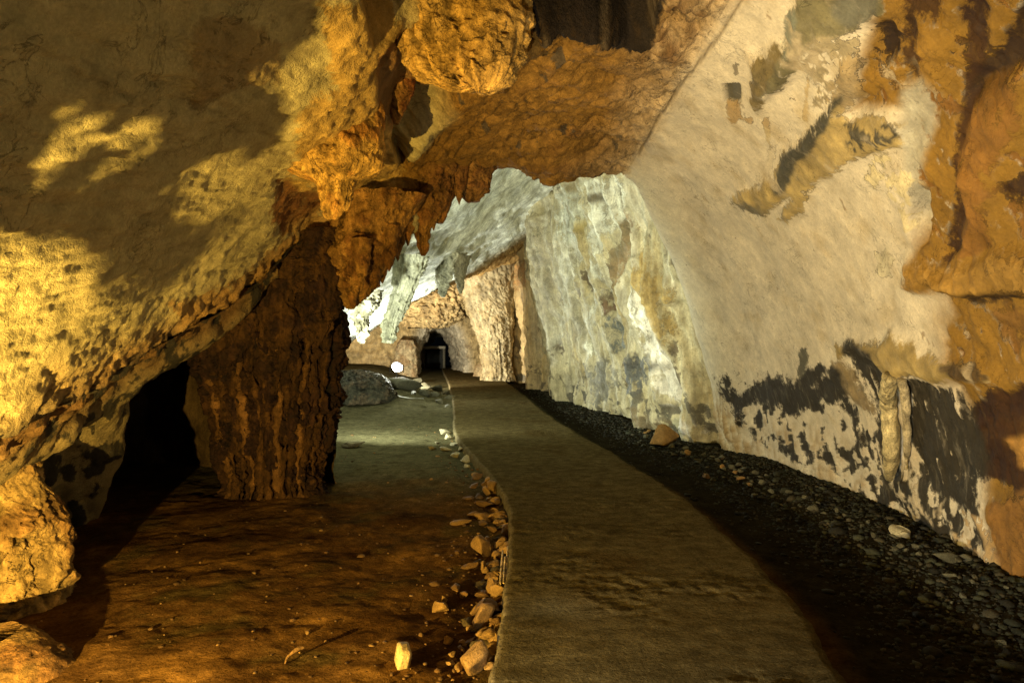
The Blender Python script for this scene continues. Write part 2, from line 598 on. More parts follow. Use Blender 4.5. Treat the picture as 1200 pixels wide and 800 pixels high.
disp += up_dk * 0.03

# ---- right wall
crs = line_d(px, py, [(885, -18), (868, 2), (836, 52), (800, 98), (768, 145), (748, 185)])
col = lerp(col, np.array([0.12, 0.09, 0.05]), (smooth(2.4, 0.6, crs) * 0.8 * near)[..., None])
disp -= smooth(3, 0.5, crs) * 0.02 * near
# soft cloudy plaster look
cl = fbm(G, 0.28, 5, off=80)
col = lerp(col, col * np.array([0.80, 0.74, 0.62]), (smooth(0.0, 0.5, cl) * m_right * 0.8)[..., None])
fl = smooth(0.25, 0.70, fbm(np.stack([G[..., 1] * 1.4, G[..., 2] * 0.7, G[..., 0]], -1), 0.12, 4, off=91)) * m_right
feat(fl * 0.9, np.array([0.20, 0.13, 0.065]) + 0 * col, 0.7)
# the pale rounded edge towards the chamber
edge = smooth(8.0, 8.9, tr + 0.25 * n_mid) * m_right
col = lerp(col, np.array([0.60, 0.58, 0.47]), (edge * 0.7)[..., None])

# ochre rock at the far right
m_or = msk([(1012, 55), (1050, -60), (1400, -60), (1400, 760), (1185, 690), (1168, 640), (1155, 560), (1140, 500), (1118, 440), (1112, 400), (1112, 345),
            (1068, 335), (1072, 300), (1080, 250), (1072, 190), (1068, 130), (1000, 125)], 8)
m_or_soft = np.maximum(m_or, smooth(1078, 1140, px + 10 * n_mid) * smooth(310, 350, py) * smooth(470, 430, py) * near)  # soft ochre fade on the smooth wall paints the amber light's edge
col = lerp(col, C_OCH * (1 + 0.35 * n_mid + 0.3 * n_fi)[..., None], m_or_soft[..., None])
ob = np.stack([G[..., 1] * 1.7, G[..., 2] * 0.55, G[..., 0]], -1)
orr = fbm(ob, 0.30, 5, off=101)
disp += m_or * (0.045 * orr + 0.03 * n_mid + 0.02 * n_fi + 0.008 * n_fi2)
ocr = ridged(ob, 0.26, 5, 0.6, off=104)
oc = smooth(0.62, 0.9, ocr) * m_or
disp -= oc * 0.03
feat(oc * 0.75, np.array([0.05, 0.025, 0.01]) + 0 * col, 0.9)
ods = smooth(-0.02, 0.40, fbm(ob, 0.2, 5, 0.6, off=107)) * m_or
feat(ods * 0.8, np.array([0.14, 0.065, 0.018]) * (1 + 0.7 * n_fi)[..., None], 0.7)
disp -= ods * 0.03
for poly, cc, a, h in [
    ([(1128, -40), (1140, 0), (1150, 60), (1138, 120), (1128, 200), (1130, 290), (1112, 320), (1120, 200), (1122, 80), (1115, -40)], (0.06, 0.028, 0.01), 0.9, -0.05),
    ([(1160, 60), (1200, 0), (1240, 40), (1200, 75), (1150, 115), (1128, 115)], (0.045, 0.025, 0.012), 0.9, -0.07),
    ([(1060, -40), (1105, -40), (1095, 30), (1070, 20), (1075, 90), (1062, 95), (1055, 30)], (0.06, 0.03, 0.012), 0.85, -0.08),
    ([(1022, 35), (1045, 28), (1050, 60), (1035, 75), (1022, 60)], (0.03, 0.018, 0.01), 0.9, -0.09),
    ([(1170, 220), (1195, 205), (1230, 215), (1230, 240), (1180, 235)], (0.045, 0.022, 0.01), 0.9, -0.02),
    ([(1140, 110), (1190, 90), (1200, 140), (1170, 200), (1165, 290), (1135, 300), (1130, 200)], (0.15, 0.066, 0.018), 0.75, 0.06),
    ([(1066, 330), (1068, 305), (1120, 318), (1172, 290), (1240, 300), (1240, 340), (1150, 345), (1100, 342)], (0.28, 0.165, 0.04), 0.9, 0.13),
    ([(1110, 342), (1240, 342), (1240, 352), (1150, 352)], (0.05, 0.03, 0.012), 0.9, -0.06),
    ([(1165, 360), (1240, 350), (1240, 400), (1175, 392)], (0.12, 0.06, 0.02), 0.8, -0.05),
    ([(1138, 470), (1160, 452), (1185, 455), (1240, 430), (1240, 560), (1190, 585), (1172, 560), (1150, 560), (1122, 560), (1118, 500)], (0.05, 0.022, 0.009), 0.92, -0.03),
    ([(1185, 520), (1240, 505), (1240, 545), (1200, 540)], (0.36, 0.19, 0.05), 0.9, 0.0),
    ([(1160, 585), (1240, 570), (1240, 760), (1178, 690), (1165, 640)], (0.20, 0.095, 0.028), 0.8, 0.06),
]:
    dk_ = max(cc) < 0.07
    feat(fpoly(poly, 13) * (1.0 if dk_ else 0.85), np.array(cc) * (0.6 if dk_ else 1.0) * (1 + 0.5 * n_mid + 0.8 * n_fi)[..., None], 0.97 if dk_ else a * 0.8)
    disp += msk(poly, 11) * (h * 0.7 + 0.012 * n_fi)
# grey-white strip where the ochre meets the pale wall
gs = msk([(1052, 110), (1075, 95), (1092, 120), (1088, 180), (1084, 240), (1082, 275), (1070, 240), (1058, 160)], 8)
col = lerp(col, np.array([0.34, 0.33, 0.27]) * (1 + 0.8 * n_fi)[..., None], (gs * 0.85)[..., None])
gr = msk([(1078, 210), (1088, 230), (1090, 285), (1078, 290), (1070, 250)], 4)
disp -= gr * 0.10
# raised ledges and lumps on the pale wall
for poly, cc, a, h, soft in [
    ([(884, 108), (888, 68), (912, 48), (930, 58), (926, 88), (902, 108), (890, 126)], (0.15, 0.115, 0.045), 0.95, 0.10, 4),
    ([(926, 60), (938, 2), (950, -40), (1040, -40), (1032, 22), (990, 42), (958, 52), (940, 72), (925, 96), (905, 104)], (0.12, 0.11, 0.06), 0.95, 0.07, 5),
    ([(985, 0), (1010, -30), (1030, -10), (1024, 22), (1000, 26)], (0.065, 0.07, 0.055), 0.9, -0.05, 4),
    ([(922, 30), (930, 5), (942, 20), (930, 60)], (0.10, 0.12, 0.10), 0.9, 0.0, 3),
    ([(940, 60), (975, 40), (1010, 45), (1000, 85), (975, 120), (955, 120), (948, 90)], (0.20, 0.165, 0.095), 0.85, 0.03, 6),
    ([(985, 75), (1010, 60), (1008, 110), (985, 135), (978, 120)], (0.25, 0.18, 0.08), 0.8, 0.05, 4),
    ([(862, 238), (866, 222), (892, 214), (906, 206), (918, 182), (932, 164), (958, 150), (972, 128), (985, 118), (1000, 138), (1030, 130), (1058, 150),
      (1062, 168), (1035, 178), (1002, 188), (975, 202), (950, 222), (938, 250), (928, 258), (914, 254), (930, 232), (910, 236), (894, 250), (878, 244)],
     (0.33, 0.25, 0.10), 0.95, 0.085, 4),
    ([(920, 182), (940, 160), (972, 126), (985, 112), (978, 135), (950, 168), (935, 185), (925, 215), (915, 222)], (0.035, 0.035, 0.026), 0.95, 0.02, 4),
    ([(1000, 142), (1035, 132), (1060, 152), (1040, 172), (1012, 172)], (0.035, 0.032, 0.022), 0.95, 0.03, 6),
    ([(862, 240), (880, 236), (893, 246), (888, 252), (872, 246)], (0.10, 0.085, 0.05), 0.9, -0.02, 2),
    ([(1020, 185), (1060, 175), (1078, 220), (1075, 290), (1062, 270), (1045, 225), (1020, 210)], (0.48, 0.42, 0.25), 0.8, 0.03, 6),
    ([(1028, 295), (1042, 288), (1048, 305), (1040, 322), (1030, 318)], (0.50, 0.46, 0.33), 0.8, 0.03, 4),
    # the ledge above the dark curtain
    ([(983, 404), (1002, 402), (1020, 396), (1040, 400), (1052, 385), (1070, 398), (1090, 410), (1115, 420), (1150, 420), (1164, 428), (1168, 440),
      (1140, 442), (1110, 444), (1085, 438), (1060, 440), (1035, 425), (1010, 412), (990, 418)], (0.29, 0.215, 0.08), 0.95, 0.12, 4),
    ([(1118, 424), (1158, 422), (1166, 438), (1130, 442)], (0.05, 0.035, 0.02), 0.85, -0.03, 4),
    ([(975, 430), (990, 420), (1010, 440), (1020, 470), (1024, 485), (1000, 470), (978, 462)], (0.17, 0.12, 0.05), 0.85, 0.05, 5),
    # lower flow towards the floor
    ([(1040, 560), (1072, 556), (1100, 575), (1125, 600), (1150, 650), (1110, 640), (1080, 620), (1060, 600)], (0.34, 0.27, 0.17), 0.6, 0.07, 8),
    ([(1130, 570), (1155, 580), (1175, 660), (1178, 690), (1150, 660), (1135, 620)], (0.33, 0.21, 0.08), 0.8, 0.06, 6),
]:
    feat(fpoly(poly, 9) * (smooth(-0.10, 0.10, n_fi + 0.6 * n_fi2) if soft >= 6 else 1.0), np.array(cc) * (1 + 0.7 * n_fi + 0.5 * n_mid)[..., None], a)
    disp += msk(poly, 11) * (h * 0.7 + 0.018 * n_fi)

gm = fbm(np.stack([G[..., 1] * 1.2, G[..., 2] * 0.5, G[..., 0]], -1), 0.5, 5, 0.6, off=161)
feat(smooth(0.12, 0.6, gm) * m_right * 0.8, np.array([0.36, 0.30, 0.20]) + 0 * col, 0.8)
# dark mineral crust (flat stain) on the lower wall
sp = fbm(np.stack([G[..., 1] * 1.0, G[..., 2] * 0.8, G[..., 0] * 0.5], -1), 0.22, 5, 0.6, off=121)
crust = np.zeros(px.shape)
for poly, th in [
    ([(842, 445), (850, 452), (865, 462), (905, 440), (925, 452), (948, 432), (965, 424), (985, 432), (990, 466), (1005, 484), (1018, 512), (1010, 528), (998, 505),
      (985, 488), (962, 470), (948, 478), (930, 486), (905, 474), (888, 468), (858, 482), (848, 466)], 0.0),
    ([(1000, 400), (1025, 408), (1040, 430), (1045, 500), (1042, 560), (1030, 545), (1028, 480), (1010, 440), (1005, 420)], -0.05),
    ([(1066, 440), (1100, 445), (1125, 460), (1145, 520), (1150, 560), (1120, 560), (1085, 545), (1070, 520)], -0.02),
    ([(1085, 530), (1145, 560), (1155, 600), (1130, 590), (1100, 575), (1080, 550)], -0.02),
]:
    crust = np.maximum(crust, fpoly(poly, 7))
broad = msk([(838, 440), (905, 438), (1000, 470), (1060, 540), (1120, 560), (1160, 640), (1110, 640), (1040, 605), (980, 560), (920, 535), (865, 500)], 14)
crust = np.maximum(crust, broad * smooth(-0.16, 0.16, sp) * 0.95)
bl = fpoly([(870, 480), (890, 478), (905, 500), (940, 508), (952, 520), (940, 530), (910, 522), (890, 505)], 6) * smooth(-0.12, 0.06, sp)
crust = np.maximum(crust, bl)
# paler windows inside the crust
for poly in ([(963, 440), (970, 434), (976, 440), (972, 447), (965, 446)], [(950, 452), (956, 450), (957, 456), (951, 456)],
             [(958, 476), (985, 472), (998, 490), (1002, 520), (985, 530), (950, 520), (940, 500)]):
    crust *= 1 - fpoly(poly, 5) * smooth(0.3, 0.1, sp)
stre = fbm(np.stack([G[..., 1] * 3.4, G[..., 2] * 0.35, G[..., 0] * 0.3], -1), 0.16, 4, 0.6, off=131)
curt = msk([(985, 430), (1130, 440), (1140, 520), (1125, 570), (1030, 560), (1000, 500)], 8)
crust = np.clip(crust - curt * smooth(0.05, 0.35, stre + 0.5 * sp) * 0.6, 0, 1)
CRUST = crust
disp += curt * stre * 0.05
# ochre and white speckle low on the wall
low = msk([(850, 470), (1000, 520), (1180, 650), (1185, 720), (830, 560), (800, 520)], 16)
st2 = fbm(np.stack([G[..., 1] * 2.2 + G[..., 2] * 0.8, G[..., 2] * 0.7, G[..., 0]], -1), 0.2, 5, 0.6, off=141)
col = lerp(col, np.array([0.34, 0.24, 0.12]), (low * smooth(-0.05, 0.25, st2) * (1 - crust) * 0.7)[..., None])
col = lerp(col, np.array([0.60, 0.56, 0.46]), (low * smooth(0.1, 0.3, -st2) * 0.55)[..., None])
disp += low * st2 * 0.05
low2 = msk([(800, 415), (840, 455), (870, 500), (900, 560), (790, 540), (770, 470)], 14)
col = lerp(col, np.array([0.30, 0.22, 0.10]), (low2 * smooth(-0.15, 0.15, st2) * 0.75)[..., None])
disp += low2 * st2 * 0.07
feat(CRUST, C_DK * (0.55 + 0.3 * n_fi)[..., None], 0.98)
# ochre drips below the pocket, the dark mark
for poly, cc, a in [([(852, 122), (866, 124), (868, 138), (858, 145)], (0.30, 0.19, 0.06), 0.8), ([(872, 138), (882, 136), (880, 146)], (0.30, 0.19, 0.06), 0.7),
                    ([(896, 136), (902, 134), (902, 148), (897, 148)], (0.30, 0.2, 0.07), 0.7), ([(898, 150), (901, 150), (902, 176), (899, 176)], (0.33, 0.25, 0.1), 0.6),
                    ([(938, 412), (944, 408), (946, 420), (941, 436), (938, 440)], (0.05, 0.05, 0.035), 0.9), ([(860, 72), (866, 68), (862, 82)], (0.12, 0.1, 0.07), 0.8),
                    ([(890, 215), (899, 180), (912, 160), (900, 200)], (0.42, 0.34, 0.2), 0.2), ([(945, 90), (952, 130), (946, 138)], (0.38, 0.27, 0.1), 0.6)]:
    feat(fpoly(poly, 4, 1.0), np.array(cc), a)
pocket = poly_sd(px, py, [(848, 98), (868, 97), (869, 118), (862, 122), (850, 120)])
pm = smooth(1.5, -1.5, pocket) * near
disp -= smooth(2, -1, pocket) * near * 0.05
col = lerp(col, np.array([0.045, 0.045, 0.036]), (pm * 0.9)[..., None])  # unlit inside of the hole painted dark over shallow relief

# the rear edge pieces stay rough on the ceiling side, blend the underside
G = G + Nn * disp[..., None]
col = np.clip(col, 0.008, 0.85)
VAULT, VPX, VPY = G, *project(G)


def wall_pt(x, y):
    """point of the near vault seen at a photo pixel"""
    d2 = (VPX - x) ** 2 + (VPY - y) ** 2 + (~near) * 1e6
    return VAULT.reshape(-1, 3)[np.argmin(d2)].copy()


cuts = [(0, int(np.searchsorted(t_cols, 3.85)), 'cave_wall_left', M_SLAB),
        (int(np.searchsorted(t_cols, 3.85)), int(np.searchsorted(t_cols, 6.0)), 'cave_ceiling', M_CEIL),
        (int(np.searchsorted(t_cols, 6.0)), NK - 1, 'cave_wall_right', M_WALL)]
for a, b, nm, mt in cuts:
    g = G[:, a:b + 1]
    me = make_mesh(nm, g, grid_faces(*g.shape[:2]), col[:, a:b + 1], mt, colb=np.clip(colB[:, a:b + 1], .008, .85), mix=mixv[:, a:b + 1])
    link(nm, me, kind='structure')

# ------------------------------------------------------------------ recess under the slab
lipc = VAULT[:, 0]
ridx = [0, 20, 38, 120, 200, 270, 330, 385, 440, 480, 508]
rec = []
for i in ridx:
    p = lipc[i]
    d = p[1]
    deep = float(smooth(5.2, 6.1, d))
    rec.append([p + [0.03, -0.02, 0.02], p + [-0.16, 0.10, -0.10], p + [-0.45, 0.55, -0.32],
                np.array([lerp(-3.5, -5.6, deep), d + lerp(1.1, 2.2, deep), p[2] * 0.6]),
                np.array([lerp(-4.15, -6.6, deep), d + lerp(1.8, 2.6, deep), -0.1]),
                np.array([lerp(-4.5, -7.0, deep), d + 2.3, -0.7])])
rec = np.array(rec)
G2 = crom(rec, np.linspace(0, len(ridx) - 1, 300))
G2 = np.swapaxes(crom(np.swapaxes(G2, 0, 1), np.linspace(0, 5, 220)), 0, 1)
n2 = grid_normals(G2)
s2 = np.sign(((np.array([0, 0, 0.6]) - G2 * [1, 0, 1]) * n2).sum(-1, keepdims=True))
n2 *= s2
a2 = fbm(G2, 0.6, 4, off=7)
b2 = fbm(np.stack([G2[..., 1] * 0.8 + G2[..., 0], G2[..., 2] * 0.55, G2[..., 0]], -1), 0.22, 4, off=19)
fade = smooth(-4, 12, np.arange(220))[None, :]
G2 = G2 + n2 * ((0.14 * a2 + 0.05 * b2) * fade)[..., None]
c2 = np.array([0.27, 0.21, 0.10]) * (1 + 0.3 * a2)[..., None]
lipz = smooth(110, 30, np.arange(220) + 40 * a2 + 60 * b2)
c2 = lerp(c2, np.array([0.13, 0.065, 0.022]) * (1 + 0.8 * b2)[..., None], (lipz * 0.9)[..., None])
G2 = G2 + n2 * ((fbm(G2, 0.1, 3, off=29) * 0.05 + fbm(G2, 0.25, 3, off=30) * 0.10) * fade * lipz)[..., None]
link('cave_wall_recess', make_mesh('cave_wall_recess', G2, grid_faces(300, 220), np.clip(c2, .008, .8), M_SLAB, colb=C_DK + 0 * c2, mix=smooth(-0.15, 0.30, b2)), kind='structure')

# back of the recess, behind the column
bk = []
for (x, d) in [(-2.05, 8.15), (-2.5, 8.5), (-3.4, 9.0), (-4.8, 9.5), (-6.4, 9.8), (-8.2, 9.4), (-9, 7)]:
    bk.append([[x, d, -0.6], [x - 0.05, d + 0.05, 0.9], [x, d, 2.2], [x + 0.1, d - 0.3, 3.6], [x + 0.2, d - 0.9, 4.6]])
G3 = crom(np.array(bk), np.linspace(0, 6, 160))
G3 = np.swapaxes(crom(np.swapaxes(G3, 0, 1), np.linspace(0, 4, 110)), 0, 1)
G3 = G3 + grid_normals(G3) * (0.25 * fbm(G3, 0.7, 4, off=77))[..., None]
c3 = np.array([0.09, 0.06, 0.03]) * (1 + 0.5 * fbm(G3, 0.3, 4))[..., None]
link('cave_wall_back', make_mesh('cave_wall_back', G3, grid_faces(160, 110), np.clip(c3, .01, .8), M_CEIL), kind='structure')

# ------------------------------------------------------------------ inner chamber: right wall
ib = [(4.6, 9.6), (3.75, 10.6), (3.12, 11.7), (2.86, 13.0), (2.45, 15.3), (1.80, 18.3), (1.25, 21.0), (0.62, 24.5), (0.1, 28.0), (-0.5, 31.0), (-1.2, 33.0)]
lean = [-0.27, -0.29, -0.30, -0.27, -0.23, -0.18, -0.14, -0.10, -0.08, -0.08, -0.08]
inet = []
for (x, d), ln in zip(ib, lean):
    inet.append([[x + 0.12, d, -0.7], [x, d, -0.1], [x + ln * 0.5, d, 1.1], [x + ln * 2.4, d, 2.6], [x + ln * 4.2, d, 4.2],
                 [x + ln * 5.8, d + 0.1, 5.6], [x + ln * 8.2, d + 0.2, 6.8], [x + ln * 11 - 0.8, d + 0.2, 7.6]])
inet = np.array(inet)
NR, NC = 560, 420
ti = np.interp(np.geomspace(9.6, 33, NR), [b[1] for b in ib], np.arange(len(ib)))
GI = crom(inet, ti)
GI = np.swapaxes(crom(np.swapaxes(GI, 0, 1), np.linspace(0, 7, NC)), 0, 1)
nI = grid_normals(GI)
nI *= np.sign((nI * np.array([-1, -0.1, 0.01])).sum(-1, keepdims=True))
ix, iy = project(GI)
alng = GI[..., 1] * 0.9 - GI[..., 0] * 0.45
hgt = GI[..., 2]
wv = fbm(np.stack([alng, hgt * 0.6, 0 * hgt], -1), 1.6, 2, off=4)
fold = fbm(np.stack([alng + 0.5 * wv, hgt * 0.10, 0 * hgt + 3], -1), 1.15, 3, 0.5, off=8)
fold2 = fbm(np.stack([alng + 0.35 * wv, hgt * 0.16, 0 * hgt + 5], -1), 0.36, 3, 0.5, off=18)
flt = ridged(np.stack([alng * 1.0 + 0.5 * wv, hgt * 0.13, 0 * hgt + 7], -1), 0.62, 4, 0.55, off=24)
iA = fbm(GI, 0.8, 4, off=28)
iB = fbm(GI, 0.2, 4, off=38)
dI = 0.85 * fold + 0.24 * fold2 + 0.20 * flt + 0.20 * iA + 0.035 * iB
GW = np.stack([ix + 3 * iB + 5 * iA, iy + 7 * fbm(GI, 0.5, 3, off=48)], -1)
cI = np.empty(GI.shape)
cI[:] = (0.43, 0.39, 0.25)
cI *= (1 + 0.18 * iA + 0.12 * iB)[..., None]
stv = fbm(np.stack([alng * 1.0 + 0.4 * wv, hgt * 0.14, 0 * hgt], -1), 0.34, 5, 0.6, off=58)
cI = lerp(cI, np.array([0.36, 0.29, 0.14]), (smooth(0.08, 0.3, stv) * 0.75)[..., None])
cI = lerp(cI, np.array([0.56, 0.54, 0.43]), (smooth(0.05, 0.25, -stv) * 0.6)[..., None])
bro = smooth(0.08, 0.48, fbm(np.stack([alng, hgt * 0.45, 0 * hgt], -1), 0.5, 5, 0.6, off=68))
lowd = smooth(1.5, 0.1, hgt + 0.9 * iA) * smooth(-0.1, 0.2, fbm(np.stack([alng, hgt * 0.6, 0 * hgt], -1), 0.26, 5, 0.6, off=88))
tan = smooth(20.5, 23.5, GI[..., 1] + 0.8 * iA)
cI = lerp(cI, np.array([0.38, 0.26, 0.11]) * (1 + 0.4 * iA + 0.3 * iB)[..., None], (tan * 0.85)[..., None])


cIB = cI.copy()
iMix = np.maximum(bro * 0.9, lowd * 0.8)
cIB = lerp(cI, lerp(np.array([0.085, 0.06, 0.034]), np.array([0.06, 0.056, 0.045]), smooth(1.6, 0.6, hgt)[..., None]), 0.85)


def imsk(poly, soft=3):
    return smooth(soft, -soft, poly_sd(GW[..., 0], GW[..., 1], poly))


for poly, cc, a, h in [
    ([(716, 215), (728, 222), (738, 255), (734, 300), (722, 345), (716, 330), (720, 270), (712, 240)], (0.16, 0.12, 0.06), 0.9, -0.10),
    ([(738, 250), (746, 268), (738, 300), (728, 330), (724, 315)], (0.20, 0.13, 0.06), 0.85, -0.06),
    ([(752, 275), (768, 305), (790, 330), (800, 352), (782, 356), (796, 372), (792, 410), (778, 430), (770, 380), (762, 345), (748, 320)], (0.31, 0.23, 0.085), 0.9, 0.12),
    ([(738, 325), (752, 330), (772, 360), (782, 385), (792, 420), (800, 470), (822, 510), (800, 508), (780, 470), (764, 420), (752, 380), (740, 350)], (0.70, 0.68, 0.60), 0.9, 0.05),
    ([(700, 330), (714, 345), (712, 365), (702, 380), (698, 350)], (0.10, 0.075, 0.045), 0.9, -0.10),
    ([(704, 356), (716, 354), (720, 368), (714, 374), (706, 368)], (0.13, 0.065, 0.035), 0.9, -0.12),
    ([(708, 374), (720, 372), (728, 395), (726, 412), (718, 412), (712, 392)], (0.10, 0.12, 0.125), 0.9, 0.0),
    ([(742, 424), (752, 411), (764, 412), (770, 428), (764, 455), (752, 470), (738, 465)], (0.07, 0.078, 0.085), 0.92, 0.04),
    ([(722, 420), (740, 405), (742, 440), (738, 475), (728, 490), (724, 455)], (0.12, 0.09, 0.05), 0.85, -0.05),
    ([(736, 470), (760, 476), (778, 495), (760, 505), (735, 500)], (0.12, 0.085, 0.045), 0.8, 0.05),
    ([(690, 425), (712, 415), (720, 440), (712, 475), (695, 470)], (0.12, 0.125, 0.12), 0.75, 0.0),
    ([(690, 205), (732, 205), (735, 240), (700, 300), (690, 420), (682, 400), (694, 290)], (0.55, 0.57, 0.50), 0.75, 0.05),
    ([(642, 212), (688, 205), (692, 250), (680, 290), (662, 300), (650, 270)], (0.47, 0.49, 0.41), 0.85, 0.0),
    ([(655, 285), (680, 285), (672, 360), (660, 400), (652, 340)], (0.42, 0.41, 0.32), 0.85, -0.05),
    ([(625, 258), (640, 250), (652, 290), (658, 350), (652, 400), (640, 420), (632, 360), (626, 300)], (0.27, 0.235, 0.15), 0.8, 0.10),
    ([(630, 210), (650, 208), (648, 226), (636, 226)], (0.09, 0.075, 0.035), 0.9, -0.1),
    ([(664, 210), (684, 208), (682, 222), (668, 222)], (0.22, 0.17, 0.07), 0.7, 0.05),
    ([(700, 230), (708, 224), (706, 234), (702, 240)], (0.07, 0.055, 0.03), 0.9, -0.03),
    ([(680, 255), (686, 262), (684, 305), (678, 300)], (0.34, 0.27, 0.10), 0.8, 0.03),
    ([(600, 310), (620, 300), (622, 330), (606, 345)], (0.30, 0.15, 0.05), 0.8, 0.05),
]:
    v_ = np.clip(0.5 - poly_sd(GW[..., 0], GW[..., 1], poly) / 14, 0, 1) * 0.72
    cIB = lerp(cIB, lerp(cI, np.array(cc) * (1 + 0.6 * iB + 0.4 * fold2)[..., None], a), smooth(0.1, 0.45, v_)[..., None])
    iMix = np.maximum(iMix, v_)
    dI += imsk(poly, 6) * (h + 0.03 * iB)
wl = 0 * ix
_ = smooth(2.2, 0.4, line_d(GW[..., 0], GW[..., 1], [(756, 415), (760, 430), (758, 450), (754, 465)]))
cI = lerp(cI, np.array([0.6, 0.6, 0.55]), (wl * 0.8)[..., None])
GI = GI + nI * dI[..., None]
link('chamber_wall_right', make_mesh('chamber_wall_right', GI, grid_faces(NR, NC), np.clip(cI, .01, .8), M_INNER, colb=np.clip(cIB, .01, .8), mix=iMix), kind='structure')

# ------------------------------------------------------------------ inner chamber: sloping white roof and left side
prof = {
    8.0: [(4.5, 7.4), (1.5, 6.9), (-0.8, 5.6), (-2.6, 4.1), (-4.6, 2.8), (-5.8, 1.2), (-6.2, -0.7)],
    11.0: [(4.5, 7.6), (1.2, 6.7), (-0.6, 5.4), (-2.3, 3.9), (-4.3, 2.6), (-5.6, 1.2), (-6.0, -0.7)],
    14.0: [(4.0, 7.4), (1.0, 6.3), (-0.5, 5.2), (-2.1, 3.75), (-3.9, 2.4), (-5.2, 1.0), (-5.6, -0.7)],
    17.0: [(3.5, 6.8), (0.8, 5.6), (-0.4, 4.8), (-1.8, 3.6), (-3.7, 2.3), (-5.0, 1.0), (-5.4, -0.7)],
    20.0: [(3.0, 6.0), (0.7, 5.0), (-0.2, 4.4), (-1.5, 3.55), (-3.6, 2.4), (-5.2, 1.0), (-5.8, -0.7)],
    24.0: [(2.0, 5.4), (0.6, 4.7), (-0.4, 4.3), (-2.0, 3.7), (-4.2, 2.9), (-6.2, 1.4), (-7.0, -0.7)],
    29.0: [(1.5, 4.9), (0.2, 4.4), (-0.8, 4.1), (-2.8, 3.7), (-5.2, 3.1), (-7.2, 1.6), (-8.0, -0.7)],
    34.0: [(1.0, 4.6), (-0.2, 4.2), (-1.2, 3.9), (-3.4, 3.5), (-6.0, 2.8), (-8.0, 1.6), (-8.6, -0.7)],
}
pd = sorted(prof)
cn = np.array([[[x, d, z] for (x, z) in prof[d]] for d in pd])
tI = np.interp(np.geomspace(8.0, 34, 380), pd, np.arange(len(pd)))
GC = crom(cn, tI)
GC = np.swapaxes(crom(np.swapaxes(GC, 0, 1), np.linspace(0, 6, 420)), 0, 1)
nC = grid_normals(GC)
nC *= np.sign((nC * (np.array([0.5, 0, 1.0]) - GC * [1, 0, 1])).sum(-1, keepdims=True))
cA, cB, cF = fbm(GC, 1.4, 3, off=1), fbm(GC, 0.45, 4, off=2), fbm(GC, 0.13, 4, off=3)
cr = ridged(GC, 0.7, 4, off=6)
dC = 0.24 * cA + 0.03 * cB + 0.006 * cF - 0.025 * smooth(0.5, 0.85, cr)
cc = np.empty(GC.shape)
cc[:] = (0.66, 0.67, 0.58)
cc *= (1 + 0.16 * cB + 0.12 * cF)[..., None]
drip = fbm(np.stack([GC[..., 0] * 1.2, GC[..., 1] * 0.7, GC[..., 2] * 0.3], -1), 0.35, 4, off=13)
cc = lerp(cc, np.array([0.34, 0.33, 0.24]), (smooth(0.12, 0.35, drip) * 0.7)[..., None])
dkc = smooth(0.12, 0.5, fbm(GC, 0.55, 5, 0.6, off=23)) * smooth(3.9, 3.0, GC[..., 2])
far = smooth(19.5, 21.5, GC[..., 1] + 1.2 * cA)
cc = lerp(cc, np.array([0.42, 0.27, 0.10]) * (1 + 0.5 * cB + 0.3 * cF)[..., None], far[..., None])
dC += far * (0.14 * cB + 0.06 * cF)
GC = GC + nC * dC[..., None]
link('chamber_roof', make_mesh('chamber_roof', GC, grid_faces(380, 420), np.clip(cc, .01, .8), M_INNER, colb=np.array([0.10, 0.10, 0.075]) + 0 * cc, mix=dkc), kind='structure')

# ------------------------------------------------------------------ back wall with the tunnel mouth (one lofted surface)
tx, tz0, ttop, thw = -3.15, 0.0, 2.35, 1.0
ang = np.linspace(-0.12 * math.pi, 1.12 * math.pi, 260)
sec = []
for rad, d in [(0.80, 40.0), (0.92, 36.0), (0.96, 33.0), (1.0, 31.0), (1.06, 30.2), (1.35, 29.9), (2.0, 29.8), (3.2, 29.6), (4.6, 29.2), (7.0, 28.6)]:
    hx = thw * rad if rad < 1.2 else thw * 1.06 + (rad - 1.06) * 1.15
    hz = (ttop - tz0 - 0.6) * (rad if rad < 1.2 else 1.06 + (rad - 1.06) * 0.75)
    txx = tx - 0.95 * float(smooth(30.2, 35.0, d)) 
    sec.append(np.stack([txx + hx * np.cos(ang), np.full(ang.shape, d), 0.55 + np.where(np.sin(ang) > 0, hz * np.sin(ang), 1.6 * np.sin(ang) * max(1, rad))], -1))
sec = np.array(sec)
GB = crom(sec, np.linspace(0, 9, 200))
nB = grid_normals(GB)
bA, bB, bF = fbm(GB, 1.1, 3, off=41), fbm(GB, 0.4, 4, off=42), fbm(GB, 0.14, 3, off=43)
out = smooth(4.0, 6.5, np.linspace(0, 9, 200))[:, None]
GB = GB + nB * ((0.28 + 0.45 * out) * bA + (0.20 + 0.25 * out) * bB + 0.06 * bF - 0.15 * out * ridged(GB, 0.9, 4, 0.6, off=46))[..., None]
cB_ = np.array([0.44, 0.32, 0.15]) * (1 + 0.4 * bB + 0.3 * bF)[..., None]
tun = smooth(5.4, 4.4, np.linspace(0, 9, 200))[:, None] + 0 * bA
cB_ = lerp(cB_, np.array([0.50, 0.44, 0.33]) * (1 + 0.4 * bB)[..., None], (tun * 0.9)[..., None])
cB_ = lerp(cB_, np.array([0.15, 0.10, 0.055]), (smooth(0.25, 0.45, bB + 0.4 * bA) * 0.7)[..., None])
link('chamber_wall_back', make_mesh('chamber_wall_back', GB, grid_faces(200, 260), np.clip(cB_, .01, .8), M_INNER), kind='structure')
